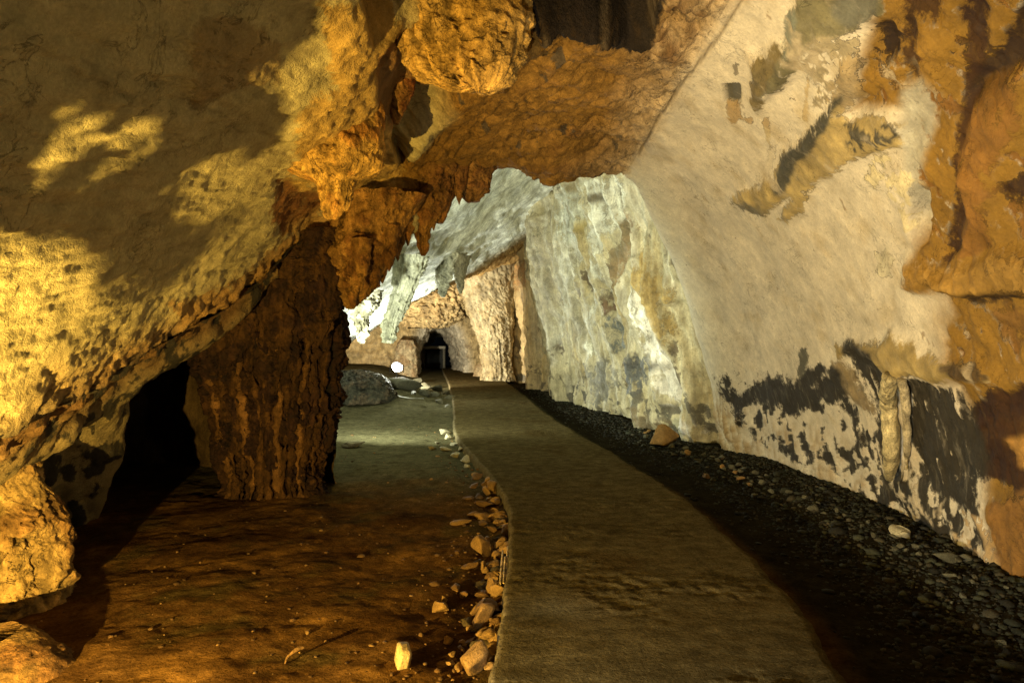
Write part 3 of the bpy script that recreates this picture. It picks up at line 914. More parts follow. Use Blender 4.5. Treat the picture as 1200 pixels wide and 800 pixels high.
# rear of the near cave, behind the viewer
rb = []
for a_ in np.linspace(0, 2 * math.pi, 60, endpoint=False):
    rb.append([0.4 + 4.6 * math.cos(a_), -6.2, 1.6 + 3.2 * math.sin(a_)])
rb = np.array(rb)
GR = np.array([lerp(np.array([0.4, -6.6, 1.6]), rb, f) for f in np.linspace(0.02, 1.0, 30)])
GR[..., 1] += 0.5 * fbm(GR, 1.0, 3)
link('cave_wall_rear', make_mesh('cave_wall_rear', GR, grid_faces(30, 60, True), np.full((1800, 3), 0.2) * [1.2, 0.9, 0.5], M_CEIL), kind='structure')

# ------------------------------------------------------------------ path lines
LE = [(-0.20, -6.0), (-0.18, 0.0), (-0.14, 2.0), (-0.092, 3.2), (-0.05, 4.0), (-0.019, 5.12), (-0.016, 6.4), (-0.08, 7.15), (-0.26, 8.26), (-0.61, 9.92), (-1.02, 12.2),
      (-1.36, 16.0), (-1.74, 19.7), (-2.35, 25.0), (-3.0, 30.0), (-3.7, 36.0)]
RE = [(1.2, -6.0), (1.3, 0.0), (1.42, 2.0), (1.56, 3.2), (1.72, 4.0), (1.79, 5.1), (1.78, 6.4), (1.75, 7.15), (1.62, 8.4), (1.42, 10.0), (1.12, 12.2),
      (0.68, 16.0), (0.32, 19.7), (-0.35, 25.0), (-1.5, 30.0), (-2.5, 36.0)]
LEa, REa = np.array(LE), np.array(RE)


def rise(d):
    return 0.24 * smooth(13.0, 31.0, np.asarray(d, float))


def edge_x(E, d):
    return np.interp(d, E[:, 1], E[:, 0])


def floor_h(x, d):
    x, d = np.asarray(x, float), np.asarray(d, float)
    p = np.stack([x, d, 0 * x], -1)
    l, r = edge_x(LEa, d), edge_x(REa, d)
    h = -0.11 + rise(d)
    left = smooth(l + 0.02, l - 0.5, x)
    right = smooth(r - 0.02, r + 0.5, x)
    h = h + left * (0.05 * fbm(p, 1.5, 3, off=6) + 0.035 * fbm(p, 0.45, 4, off=7) + 0.016 * fbm(p, 0.12, 3, off=8))
    h = h + right * (0.03 * fbm(p, 1.2, 3, off=16) + 0.025 * fbm(p, 0.35, 4, off=17) - 0.02)
    h = h - 0.04 * np.exp(-((x - l + 0.16) / 0.14) ** 2) * smooth(13, 9, d) * (x < l + 0.2)
    # the heap of rubble by the far lamp
    h = h + 0.35 * np.exp(-(((x + 3.4) / 1.2) ** 2 + ((d - 19.6) / 1.6) ** 2))
    h = h + 0.5 * smooth(-4.0, -6.0, x) * smooth(10, 14, d)
    h = h + 0.15 * smooth(2.6, 3.5, x - 0.0) * smooth(12, 9, d) * smooth(0.4, 1.0, 1 + 0 * x)
    return h


fd = np.concatenate([np.linspace(-7, 2.2, 40)[:-1], np.geomspace(2.2, 42, 620)])
fs = np.linspace(-1.15, 1.0, 520)
FX = fs[None, :] * np.maximum(fd * 0.95, 5.6)[:, None]
FD = np.broadcast_to(fd[:, None], FX.shape)
FZ = floor_h(FX, FD)
GF = np.stack([FX, FD, FZ], -1)
fA, fB, fC = fbm(GF, 0.9, 4, off=12), fbm(GF, 0.25, 4, off=13), fbm(GF, 0.07, 3, off=15)
cf = np.empty(GF.shape)
cf[:] = (0.088, 0.047, 0.016)
cf *= (1 + 0.35 * fA + 0.5 * fB + 0.4 * fC)[..., None]
mot = fbm(GF, 0.55, 5, 0.6, off=91)
cf = lerp(cf, np.array([0.185, 0.098, 0.027]), (smooth(0.05, 0.35, mot) * 0.8)[..., None])
cf = lerp(cf, np.array([0.06, 0.05, 0.02]), (smooth(0.05, 0.35, -mot) * 0.6)[..., None])
cf = lerp(cf, np.array([0.032, 0.015, 0.006]), (smooth(0.0, 0.3, fA) * 0.75)[..., None])
grn = smooth(6.8, 9.5, GF[..., 1] + 0.8 * fA)
cf = lerp(cf, np.array([0.085, 0.078, 0.042]) * (1 + 0.4 * fB + 0.3 * fC)[..., None], grn[..., None])
rt = smooth(0.0, 0.25, FX - edge_x(REa, FD))
cf = lerp(cf, np.array([0.018, 0.015, 0.009]) * (1 + 0.6 * fB + 0.4 * fC)[..., None], rt[..., None])
link('cave_floor', make_mesh('cave_floor', GF, grid_faces(*FX.shape), np.clip(cf, .008, .8), M_FLOOR), kind='structure')

# concrete path: a slab with real edges
sdist = np.concatenate([np.linspace(-6, 2.2, 30)[:-1], np.geomspace(2.2, 36, 560)])
tp = np.interp(sdist, LEa[:, 1], np.arange(len(LE)))
Lc, Rc = crom(LEa, tp), crom(REa, tp)
NP = 150
uu = np.linspace(0, 1, NP)
PX = lerp(Lc[:, None, 0], Rc[:, None, 0], uu[None, :])
PD = lerp(Lc[:, None, 1], Rc[:, None, 1], uu[None, :])
e = np.stack([PX, PD, 0 * PX], -1)
jl = fbm(e[:, 0], 0.35, 5, 0.65, off=3) * 0.05
jr = fbm(e[:, -1], 0.6, 6, 0.65, off=4) * 0.11
PX = PX + jl[:, None] * (1 - uu)[None, :] ** 6 + jr[:, None] * uu[None, :] ** 6
e = np.stack([PX, PD, 0 * PX], -1)
pa, pb, pc = fbm(e, 1.3, 3, off=31), fbm(np.stack([PX * 0.8, PD * 1.6, 0 * PX], -1), 0.22, 4, off=32), fbm(e, 0.06, 3, off=33)
rough = smooth(-0.1, 0.3, fbm(e, 0.8, 3, off=35))
PZ = rise(PD) + 0.014 * pa + 0.012 * pb * (0.3 + rough) + 0.008 * pc * rough + 0.010 * fbm(np.stack([PX, PD * 1.5, 0 * PX], -1), 0.11, 3, off=37) * rough
PZ -= 0.015 * np.clip((uu[None, :] - 0.97) / 0.03, 0, 1) ** 2 + 0.008 * np.clip((0.03 - uu[None, :]) / 0.03, 0, 1) ** 2
# shallow hollow where water stands
hol = np.exp(-(((PX - 0.22) / 0.24) ** 2 + ((PD - 4.06) / 0.19) ** 2))
PZ = PZ * (1 - hol) - 0.012 * hol
top = np.stack([PX, PD, PZ], -1)
sideL = top[:, :1] + np.array([-0.012, 0, -0.03])
botL = top[:, :1] + np.array([-0.02, 0, -0.30])
sideR = top[:, -1:] + np.array([0.012, 0, -0.03])
botR = top[:, -1:] + np.array([0.02, 0, -0.30])
GP = np.concatenate([botL, sideL, top, sideR, botR], 1)
pcx = fbm(GP, 0.9, 4, off=51)
pcy = fbm(np.stack([GP[..., 0], GP[..., 1] * 1.8, GP[..., 2]], -1), 0.2, 4, off=52)
cp = np.empty(GP.shape)
cp[:] = (0.088, 0.069, 0.031)
cp *= (1 + 0.35 * pcx + 0.55 * pcy)[..., None]
cp = lerp(cp, np.array([0.058, 0.039, 0.014]), (smooth(0.05, 0.4, pcx) * 0.7)[..., None])
hc = np.exp(-(((GP[..., 0] - 0.22) / 0.30) ** 2 + ((GP[..., 1] - 4.06) / 0.24) ** 2))
cp = lerp(cp, np.array([0.11, 0.10, 0.065]), (hc * 0.8)[..., None])  # grey sheen of standing water painted into the hollow
lk = np.zeros(GP.shape[:2])
lk[:, 1:4] = 1
cp = lerp(cp, np.array([0.42, 0.36, 0.26]), (lk * 0.12)[..., None])
link('concrete_path', make_mesh('concrete_path', GP, grid_faces(*GP.shape[:2]), np.clip(cp, .01, .8), M_PATH), kind='structure')


# ================================================================== THINGS
def mass(name, d, rows, thick, label, cat, group=None, colr=(0.4, 0.25, 0.08), col2=None, amp=0.05, flute=0.0, ff=7.0, na=150, nh=140, mat=None, seed=0.0,
         bias=0.0, dks=0.5, tilt=0.0, parent=None, fine=1.0, kind=None):
    """a rock body from its traced left/right outline at depth d; rows = (py, x_left, x_right)"""
    rows = np.array(rows, float)
    n = len(rows)
    t = np.linspace(0, n - 1, nh)
    R = crom(rows, t)
    dd = d + tilt * np.linspace(0, 1, nh)
    zc = CAM_H - (R[:, 0] - 400) / FPX * dd
    xl, xr = (R[:, 1] - 600) / FPX * dd, (R[:, 2] - 600) / FPX * dd
    xc, hw = (xl + xr) / 2, np.maximum((xr - xl) / 2, 0.004)
    a = np.linspace(0, 2 * math.pi, na, endpoint=False)
    th = np.minimum(hw * thick, hw * 0.5 + 0.35)
    V = np.empty((nh, na, 3))
    V[..., 0] = xc[:, None] + hw[:, None] * np.cos(a)[None, :]
    V[..., 1] = dd[:, None] + bias + th[:, None] * np.sin(a)[None, :]
    V[..., 2] = zc[:, None]
    nrm = np.stack([np.cos(a)[None, :] + 0 * hw[:, None], np.sin(a)[None, :] + 0 * hw[:, None], 0 * V[..., 0]], -1)
    ns = smooth(0, 0.08, hw)[:, None]
    A, B, Cn = fbm(V, 0.38, 4, off=seed), fbm(V, 0.12, 4, off=seed + 3), fbm(V, 0.045, 3, off=seed + 6)
    arc = a[None, :] * np.maximum(hw[:, None], 0.12)
    cpt = np.stack([np.cos(a)[None, :] * ff * 0.35 + 0 * arc, np.sin(a)[None, :] * ff * 0.35 + 0 * arc, V[..., 2] * 0.9 + 0.9 * A], -1)
    fl = ridged(cpt, 1.0, 3, 0.55, off=seed + 9)
    dsp = (amp * 1.3 * A + amp * 0.6 * B + amp * 0.25 * Cn * fine + flute * (fl - 0.3)) * ns
    cv = smooth(0.5, 0.85, ridged(V, 0.28, 4, 0.6, off=seed + 15))
    dsp = dsp - amp * 0.5 * cv * ns
    V = V + nrm * dsp[..., None]
    V[..., 2] += amp * 0.5 * fbm(V, 0.2, 3, off=seed + 12) * ns
    c = np.empty(V.shape)
    c[:] = colr
    if col2 is not None:
        c = lerp(c, np.array(col2), smooth(-0.15, 0.25, A + 0.5 * B)[..., None])
    c *= (1 + 0.35 * B + 0.35 * Cn)[..., None]
    if flute:
        c = lerp(c, c * 0.35, smooth(0.35, -0.15, fl)[..., None] * dks)
    else:
        c = lerp(c, c * 0.4, (smooth(0.2, 0.45, -B - 0.4 * A) * dks)[..., None])
    c = lerp(c, c * 0.35, (cv * 0.7)[..., None])
    Vf = V.reshape(-1, 3)
    F = grid_faces(nh, na, True)
    # end caps
    top_c, bot_c = V[0].mean(0), V[-1].mean(0)
    k0 = len(Vf)
    Vf = np.concatenate([Vf, [top_c, bot_c]])
    cf_ = np.concatenate([c.reshape(-1, 3), [c[0].mean(0), c[-1].mean(0)]])
    i = np.arange(na)
    j = (i + 1) % na
    capa = np.stack([np.full(na, k0), i, j, j], -1)
    capb = np.stack([np.full(na, k0 + 1), (nh - 1) * na + j, (nh - 1) * na + i, (nh - 1) * na + i], -1)
    org = Vf[k0 + 1].copy()
    Vf = Vf - org
    me = bpy.data.meshes.new(name)
    T = np.concatenate([F[:, [0, 1, 2]], F[:, [0, 2, 3]], capa[:, :3], capb[:, :3]])
    me = make_mesh(name, Vf, T, np.clip(cf_, .008, .8), mat or M_FORM)
    if parent is not None:
        return link(name, me, parent=parent, loc=Vector(org) - parent.location)
    return link(name, me, label, cat, group, kind, loc=org)


YEL, YEL2 = (0.50, 0.30, 0.075), (0.42, 0.20, 0.045)
BRN, BRN2 = (0.24, 0.125, 0.03), (0.15, 0.068, 0.018)

# --- hanging formations
mass('hanging_flowstone', 4.7, [(-90, 440, 650), (-30, 452, 636), (0, 458, 628), (36, 464, 622), (60, 472, 618), (80, 482, 612), (94, 498, 604), (103, 522, 592), (108, 545, 575)],
     0.5, 'big yellow flowstone block with dark vertical slits hanging from the roof', 'flowstone', colr=YEL, col2=(0.46, 0.29, 0.09), amp=0.065, flute=0.03, ff=12, seed=1.3, dks=0.6)
mass('hanging_flowstone', 5.25, [(-60, 392, 470), (0, 392, 452), (34, 374, 444), (64, 382, 444), (96, 392, 442), (122, 366, 446), (160, 346, 449), (186, 336, 452), (200, 340, 447), (212, 366, 424),
      (232, 374, 414), (250, 377, 403), (258, 384, 395)],
     0.75, 'bright ochre bell shaped flowstone with a nub below, beside the smooth slab', 'flowstone', colr=YEL, col2=YEL2, amp=0.055, flute=0.02, ff=7, seed=2.7)
mass('stalactite', 5.5, [(40, 438, 500), (80, 440, 490), (110, 448, 482), (130, 456, 474), (146, 461, 467)], 0.9,
     'short rusty stalactite between the two yellow flowstone blocks', 'stalactite', colr=(0.42, 0.22, 0.06), col2=(0.25, 0.09, 0.025), amp=0.035, seed=4.1, na=90, nh=80)
mass('stalactite', 5.5, [(70, 424, 462), (100, 430, 458), (118, 436, 452), (128, 440, 446)], 0.9,
     'small pale stalactite nub beside the bell shaped flowstone', 'stalactite', colr=(0.48, 0.30, 0.10), amp=0.02, seed=5.1, na=70, nh=60)
mass('stalactite', 4.9, [(60, 320, 372), (76, 330, 364), (90, 332, 352), (104, 336, 344)], 0.9,
     'pale yellow knob of dripstone under a rust stain on the slab', 'stalactite', colr=(0.5, 0.34, 0.13), amp=0.02, seed=5.7, na=70, nh=60)
mass('stalactite', 7.7, [(170, 462, 548), (215, 474, 534), (245, 482, 522), (270, 486, 508), (288, 490, 503), (300, 494, 498)], 0.8,
     'pointed brown stalactite hanging lowest over the lit chamber', 'stalactite', colr=BRN, col2=BRN2, amp=0.07, flute=0.02, seed=6.3)
mass('stalactite', 7.9, [(150, 520, 606), (188, 522, 584), (212, 530, 576), (226, 540, 572), (236, 548, 560)], 0.8,
     'stubby brown stalactite cluster at the crown of the arch', 'stalactite', colr=BRN, col2=BRN2, amp=0.07, flute=0.015, seed=7.9)
mass('stalactite', 7.75, [(190, 498, 540), (220, 504, 532), (246, 508, 526), (262, 512, 519)], 0.8,
     'thin brown stalactite between the pointed one and the arch crown', 'stalactite', colr=BRN, col2=BRN2, amp=0.04, seed=8.4, na=90, nh=80)
mass('hanging_rock', 7.35, [(230, 400, 500), (268, 386, 474), (296, 378, 462), (320, 384, 450), (338, 390, 436), (352, 396, 426), (362, 404, 416)], 0.8,
     'knobbly brown rock lobe hanging at the top of the fluted column', 'rock', colr=(0.27, 0.145, 0.038), col2=BRN2, amp=0.08, seed=9.6)

for k_, (x_, y_, h_, w_, d_) in enumerate([(414, 362, 46, 15, 7.2), (432, 346, 40, 16, 7.3), (448, 332, 36, 14, 7.4), (466, 306, 34, 14, 7.5), (478, 288, 40, 13, 7.55), (508, 270, 34, 12, 7.65),
                                            (524, 246, 30, 13, 7.75), (556, 230, 26, 13, 7.85), (576, 206, 18, 10, 7.95), (538, 240, 24, 9, 7.7), (424, 340, 36, 12, 7.0), (456, 318, 30, 11, 7.2)]):
    mass('stalactite', d_, [(y_ - h_ - 24, x_ - w_, x_ + w_), (y_ - h_ * 0.7, x_ - w_ * 0.62, x_ + w_ * 0.66), (y_ - h_ * 0.35, x_ - w_ * 0.4, x_ + w_ * 0.36), (y_ - 3, x_ - w_ * 0.14, x_ + w_ * 0.16), (y_, x_ - 0.6, x_ + 0.6)], 0.9,
         'small ragged brown stalactite in the fringe along the arch edge', 'stalactite', 'small stalactites along the arch edge', colr=BRN, col2=BRN2, amp=0.05, seed=30.0 + k_ * 1.7, na=64, nh=60)

# --- the fluted column: body and separate drapery folds
cd = 7.75
column = bpy.data.objects.new('dripstone_column', None)
COL.objects.link(column)
column.location = P(318, 586, cd)
column.location.z = -0.12
column['label'] = 'wide dark brown fluted dripstone column beside the black recess'
column['category'] = 'column'
CROWS = [(236, 330, 452), (290, 312, 424), (330, 272, 408), (370, 244, 404), (410, 232, 402), (450, 238, 398), (490, 248, 392), (530, 256, 384), (558, 262, 376), (576, 262, 376), (590, 250, 388), (602, 236, 398)]
body = mass('column_body', cd, CROWS, 0.62, None, None, colr=(0.045, 0.021, 0.007), col2=(0.022, 0.010, 0.004), amp=0.12, flute=0.11, ff=12, na=360, nh=300, seed=11.3, dks=0.95, parent=column)


def tube(name, pts, radii, parent=None, mat=None, col=(0.3, 0.2, 0.1), ns=14, sub=60, wob=0.0, seed=0.0, **kw):
    pts = np.array(pts, float)
    t = np.linspace(0, len(pts) - 1, sub)
    C = crom(pts, t)
    r = crom(np.array(radii, float)[:, None], t)[:, 0]
    T = np.gradient(C, axis=0)
    T /= np.linalg.norm(T, axis=1)[:, None] + 1e-12
    ref = np.where(np.abs(T[:, :1]) < 0.9, np.array([[1.0, 0, 0]]), np.array([[0, 1.0, 0]]))
    B1 = np.cross(T, ref)
    B1 /= np.linalg.norm(B1, axis=1)[:, None]
    B2 = np.cross(T, B1)
    a = np.linspace(0, 2 * math.pi, ns, endpoint=False)
    nrm = B1[:, None] * np.cos(a)[None, :, None] + B2[:, None] * np.sin(a)[None, :, None]
    V = C[:, None] + nrm * r[:, None, None]
    if wob:
        V = V + nrm * (wob * fbm(V, 0.12, 3, off=seed))[..., None]
    c = np.empty(V.shape)
    c[:] = col
    c *= (1 + 0.5 * fbm(V, 0.1, 3, off=seed + 2))[..., None]
    Vf = V.reshape(-1, 3)
    n0 = len(Vf)
    F = grid_faces(sub, ns, True)
    F = np.concatenate([F[:, [0, 1, 2]], F[:, [0, 2, 3]]])
    Vf = np.concatenate([Vf, [C[0], C[-1]]])
    cf_ = np.concatenate([c.reshape(-1, 3), [np.array(col)], [np.array(col)]])
    i = np.arange(ns)
    j = (i + 1) % ns
    F = np.concatenate([F, np.stack([np.full(ns, n0), j, i], -1), np.stack([np.full(ns, n0 + 1), (sub - 1) * ns + i, (sub - 1) * ns + j], -1)])
    org = C[-1].copy() if parent is None else np.array(parent.location)
    me = make_mesh(name, Vf - org, F, np.clip(cf_, .008, .8), mat or M_FORM)
    if parent is not None:
        return link(name, me, parent=parent, **kw)
    return link(name, me, loc=org, **kw)


for rows_, sd_ in (([(296, 262, 340), (330, 224, 306), (356, 206, 276), (380, 204, 250), (398, 212, 238)], 20.0),
                   ([(270, 330, 420), (300, 316, 410), (326, 318, 404), (345, 330, 396)], 24.0),
                   ([(300, 262, 330), (330, 244, 330), (370, 232, 318), (400, 230, 300), (425, 236, 282), (440, 244, 266)], 21.0),
                   ([(330, 300, 360), (370, 296, 358), (410, 300, 350), (440, 306, 340), (462, 314, 330)], 22.0),
                   ([(300, 330, 400), (330, 338, 400), (360, 346, 396), (385, 352, 388), (400, 360, 378)], 23.0)):
    mass('drapery_lobe', 7.28, rows_, 0.5, None, None, colr=(0.06, 0.029, 0.010), col2=(0.028, 0.013, 0.005), amp=0.08, flute=0.04, ff=7, na=140, nh=130, seed=sd_, parent=column)
rs = np.random.RandomState(4)
CR = np.array(CROWS, float)
for q, fx in enumerate([0.40, 0.50, 0.58, 0.65, 0.71, 0.77, 0.83, 0.88, 0.93, 0.15, 0.24, 0.32]):
    y0 = rs.uniform(285, 330) if fx > 0.35 else rs.uniform(400, 450)
    pts, rad = [], []
    for yy in np.linspace(y0, 588, 8):
        xl, xr = np.interp(yy, CR[:, 0], CR[:, 1]), np.interp(yy, CR[:, 0], CR[:, 2])
        f = 2 * fx - 1
        hw = (xr - xl) / 2 / FPX * cd
        dep = cd - min(hw * 0.62, hw * 0.5 + 0.35) * math.sqrt(max(0, 1 - f * f)) - 0.01
        x = (xl + xr) / 2 + f * (xr - xl) / 2 * 0.96 + rs.uniform(-3.5, 3.5)
        pts.append(P(x, 400 + (yy - 400) * cd / cd, cd) * [1, 0, 1] + [0, dep, 0])
        rad.append(rs.uniform(0.012, 0.055))
    rad[0] *= 0.5
    tube('drapery_fold', pts, rad, parent=column, col=(0.06, 0.029, 0.010) if q % 3 else (0.12, 0.06, 0.02), wob=0.08, seed=q * 3.1, sub=120, ns=18)

# --- rock in the left foreground
mass('boulder', 4.5, [(492, -70, 22), (515, -90, 34), (540, -95, 40), (580, -100, 52), (630, -105, 68), (680, -110, 78), (720, -115, 82), (745, -120, 82)],
     0.7, 'craggy upright boulder lit amber below the lip of the slab', 'boulder', colr=(0.30, 0.20, 0.075), col2=(0.19, 0.105, 0.035), amp=0.10, na=220, nh=220, seed=13.1, fine=0.8)
mass('boulder', 3.55, [(742, -60, 20), (760, -80, 55), (790, -90, 80), (830, -95, 90)],
     0.8, 'low amber rock at the foot of the craggy upright boulder', 'boulder', colr=(0.20, 0.12, 0.04), col2=(0.13, 0.065, 0.022), amp=0.06, na=120, nh=90, seed=14.1)

# --- dripstones in the inner chamber
mass('stalactite', 14.5, [(300, 462, 506), (335, 460, 488), (360, 455, 476), (380, 450, 469), (394, 449, 464), (402, 450, 459)], 0.8,
     'grey green dripstone pillar hanging against the white sloping roof', 'stalactite', colr=(0.48, 0.48, 0.37), col2=(0.36, 0.36, 0.26), amp=0.09, flute=0.06, ff=8, seed=15.2, na=110, nh=110, mat=M_INNER)
mass('stalactite', 17.5, [(296, 506, 546), (318, 510, 532), (332, 512, 527), (342, 514, 524), (348, 517, 521)], 0.8,
     'dark grey pointed stalactite below the white roof near the brown wall', 'stalactite', colr=(0.34, 0.33, 0.24), col2=(0.48, 0.46, 0.35), amp=0.10, flute=0.04, seed=16.2, na=90, nh=90, mat=M_INNER)
mass('stalactite', 17.5, [(300, 528, 552), (322, 532, 546), (338, 536, 543), (344, 538, 541)], 0.8,
     'slim dark stalactite next to the pointed grey one', 'stalactite', colr=(0.18, 0.16, 0.10), amp=0.05, seed=16.9, na=70, nh=70, mat=M_INNER)
mass('stalactite', 12.2, [(340, 408, 452), (356, 408, 446), (372, 412, 436), (392, 418, 430), (402, 421, 426)], 0.8,
     'dark ragged stalactite hanging in front of the bright chamber wall', 'stalactite', colr=(0.14, 0.13, 0.085), col2=(0.4, 0.38, 0.3), amp=0.10, seed=17.5, na=100, nh=90, mat=M_INNER)
mass('rock', 18.2, [(434, 396, 432), (440, 388, 446), (448, 380, 456), (458, 374, 462), (470, 368, 466)], 0.9,
     'dark rock bank left of the glaring lamp', 'rock', colr=(0.05, 0.048, 0.032), col2=(0.08, 0.06, 0.036), amp=0.12, seed=18.5, na=120, nh=90)
mass('rock', 26.4, [(318, 470, 566), (342, 462, 560), (360, 460, 552), (374, 468, 540), (384, 480, 522)], 0.7,
     'overhanging tan rock brow above the tunnel mouth', 'rock', colr=(0.44, 0.32, 0.15), col2=(0.31, 0.21, 0.09), amp=0.28, flute=0.10, ff=9, seed=24.5, na=160, nh=120, mat=M_INNER)
mass('flowstone_curtain', 25.2, [(270, 545, 625), (310, 538, 612), (345, 542, 604), (378, 552, 602), (405, 562, 600), (428, 566, 600), (446, 562, 604)], 0.7,
     'tan fluted flowstone curtain right of the tunnel mouth', 'flowstone', colr=(0.45, 0.37, 0.22), col2=(0.33, 0.25, 0.13), amp=0.10, flute=0.05, ff=8, seed=25.5, na=180, nh=140, mat=M_INNER)
mass('rock', 27.5, [(412, 574, 592), (420, 566, 600), (430, 558, 606), (440, 554, 610), (448, 552, 612)], 0.6,
     'low tan rock shelf between the tunnel mouth and the right wall', 'rock', colr=(0.36, 0.27, 0.15), col2=(0.27, 0.18, 0.09), amp=0.12, seed=19.5, na=110, nh=80, mat=M_INNER)
mass('rock', 28.6, [(398, 470, 484), (408, 464, 488), (424, 462, 489), (444, 460, 490)], 0.6,
     'pale block of rock left of the tunnel mouth', 'rock', colr=(0.42, 0.33, 0.19), col2=(0.3, 0.2, 0.1), amp=0.1, seed=20.5, na=90, nh=80, mat=M_INNER)

# --- pale stalactite against the right wall
wp0, wp1, wp2, wp3 = (wall_pt(*p) for p in ((1046, 440), (1050, 480), (1052, 525), (1050, 562)))
inw = np.array([-0.07, -0.03, 0])
tube('stalactite', [wp0 + inw * 0.3, wp0 * 0.6 + wp1 * 0.4 + inw, wp1 + inw * 1.1, wp2 + inw * 1.2, wp3 * 0.8 + wp2 * 0.2 + inw * 1.1, wp3 + inw], [0.06, 0.062, 0.066, 0.068, 0.05, 0.012],
     col=(0.46, 0.39, 0.22), wob=0.03, ns=40, sub=120, seed=3.3, label='pale finger shaped stalactite against the dark crusted wall', cat='stalactite')
wq = [wall_pt(*p) for p in ((1061, 446), (1066, 480), (1068, 520), (1066, 548))]
tube('stalactite', [w + inw * 0.5 for w in wq], [0.035, 0.034, 0.03, 0.01], col=(0.40, 0.34, 0.22), wob=0.02, ns=24, sub=80, seed=5.3,
     label='thin greyish stalactite just beside the pale finger shaped one', cat='stalactite')

# ------------------------------------------------------------------ loose stones
def stone_mesh(name, seed, flat=0.7, colr=(0.34, 0.24, 0.12), sub=3):
    """an ice-sphere cut by random planes, then roughened"""
    r = np.random.RandomState(seed)
    bm = bmesh.new()
    bmesh.ops.create_icosphere(bm, subdivisions=sub, radius=1.0)
    V = np.array([v.co[:] for v in bm.verts])
    F = np.array([[v.index for v in f.verts] for f in bm.faces])
    bm.free()
    for _ in range(11):
        n = r.normal(size=3)
        n /= np.linalg.norm(n)
        V = V - n * np.maximum(0, V @ n - r.uniform(0.3, 0.66))[:, None]
    V = V * [1, r.uniform(0.65, 0.95), flat] * 1.4
    n = V / np.linalg.norm(V, axis=1)[:, None]
    V = V + n * (0.08 * fbm(V, 0.7, 3, off=seed) + 0.04 * fbm(V, 0.2, 2, off=seed + 2))[:, None]
    V[:, 2] -= V[:, 2].min()
    c = np.array(colr) * (1 + 0.4 * fbm(V, 0.5, 3, off=seed + 5))[:, None]
    return make_mesh(name, V, F, np.clip(c, .01, .8), M_STONE, smooth_shade=False)


OCH = [stone_mesh('stone', 20 + k, 0.5 + 0.06 * (k % 4), (0.25, 0.152, 0.056)) for k in range(8)]
PAL = [stone_mesh('stone', 40 + k, 0.6, (0.34, 0.31, 0.21)) for k in range(4)]
GRY = [stone_mesh('stone', 60 + k, 0.55, (0.10, 0.095, 0.062)) for k in range(6)]
rng = np.random.RandomState(12)


def put_stone(me, px_, py_, size_px, label, group=None, h=-0.1, cat='stone', sink=0.12, name='stone', rz=None, sc=(1, 1, 1), tilt=0.25):
    g = ground(px_, py_, h)
    hh = float(floor_h(g[0], g[1]))
    g = ground(px_, py_, hh)
    r = size_px / FPX * g[1] / 2
    o = link(name, me, label, cat, group)
    o.location = (g[0], g[1], hh - r * sink)
    o.scale = (r * sc[0], r * sc[1], r * sc[2])
    o.rotation_euler = (rng.uniform(-tilt, tilt), rng.uniform(-tilt, tilt), rng.uniform(0, 6.28) if rz is None else rz)
    return o


KERB = OCH[:8] + [stone_mesh('stone', 80 + k, 0.45, (0.14, 0.08, 0.03)) for k in range(4)] + [stone_mesh('stone', 90 + k, 0.45, (0.08, 0.06, 0.03)) for k in range(3)]
KL = 'rough ochre stone in the rubble row along the left kerb of the path'
KLS = [KL] * 8 + ['dark brown stone in the rubble row along the left kerb of the path'] * 4 + ['blackish muddy stone in the rubble row along the left kerb of the path'] * 3
KG = 'stones lining the left kerb of the path'
# traced stones along the kerb: px, py(foot), width px
for (x, y, w) in [(566, 552, 9), (560, 560, 12), (571, 566, 12), (556, 571, 12), (575, 578, 16), (563, 583, 12), (549, 586, 14), (583, 592, 13), (570, 594, 16), (586, 606, 18), (567, 608, 18),
                  (590, 619, 12), (578, 622, 14), (584, 632, 12), (592, 640, 9), (570, 640, 14), (586, 648, 10), (551, 666, 14), (575, 668, 16), (566, 700, 26), (583, 694, 20),
                  (590, 676, 10), (574, 722, 24), (560, 734, 22), (584, 742, 18), (568, 756, 24), (580, 762, 20), (552, 752, 14), (545, 700, 18), (535, 690, 14), (560, 716, 16), (548, 738, 12),
                  (540, 760, 10), (532, 768, 9), (545, 776, 10), (536, 786, 11), (528, 778, 7), (540, 752, 8), (572, 778, 16), (526, 752, 9), (578, 655, 10), (560, 645, 9), (588, 712, 12)]:
    ki = rng.randint(len(KERB))
    put_stone(KERB[ki], x + rng.uniform(-2, 2), y, w * rng.uniform(1.1, 1.75), KLS[ki], KG, sc=(1, rng.uniform(0.7, 1.2), rng.uniform(0.5, 1.2)), sink=rng.uniform(0.0, 0.2), tilt=0.5)
for k in range(85):
    yy = 546 + 240 * rng.uniform(0, 1) ** 0.8
    ed = np.interp(yy, [529, 555, 579, 600, 650, 720, 800], [551, 575, 591, 598, 597, 590, 577])
    ki = rng.randint(len(KERB))
    put_stone(KERB[ki], ed - 3 - abs(rng.normal(0, 1)) * (6 + (yy - 552) * 0.06), yy, rng.uniform(8, 16) * (1 + (yy - 552) / 300), KLS[ki], KG, sc=(1, 0.9, rng.uniform(0.6, 1.1)), sink=0.0, tilt=0.35)
put_stone(OCH[2], 554, 790, 46, 'largest pale ochre rock of the kerb rubble, broad top face', None, sc=(1, 0.9, 1.1), rz=0.4, tilt=0.1)
put_stone(OCH[5], 568, 650, 30, 'angular ochre rock with a notched top by the path kerb', None, sc=(1, 0.8, 1.2), rz=1.1)
put_stone(OCH[3], 543, 613, 24, 'flat round ochre stone lying alone on the mud', None, sc=(1, 1, 0.35), rz=0.2, tilt=0.05)
put_stone(OCH[7], 518, 716, 24, 'low flat ochre rock set apart from the kerb rubble', None, sc=(1, 0.8, 0.9), rz=0.7)
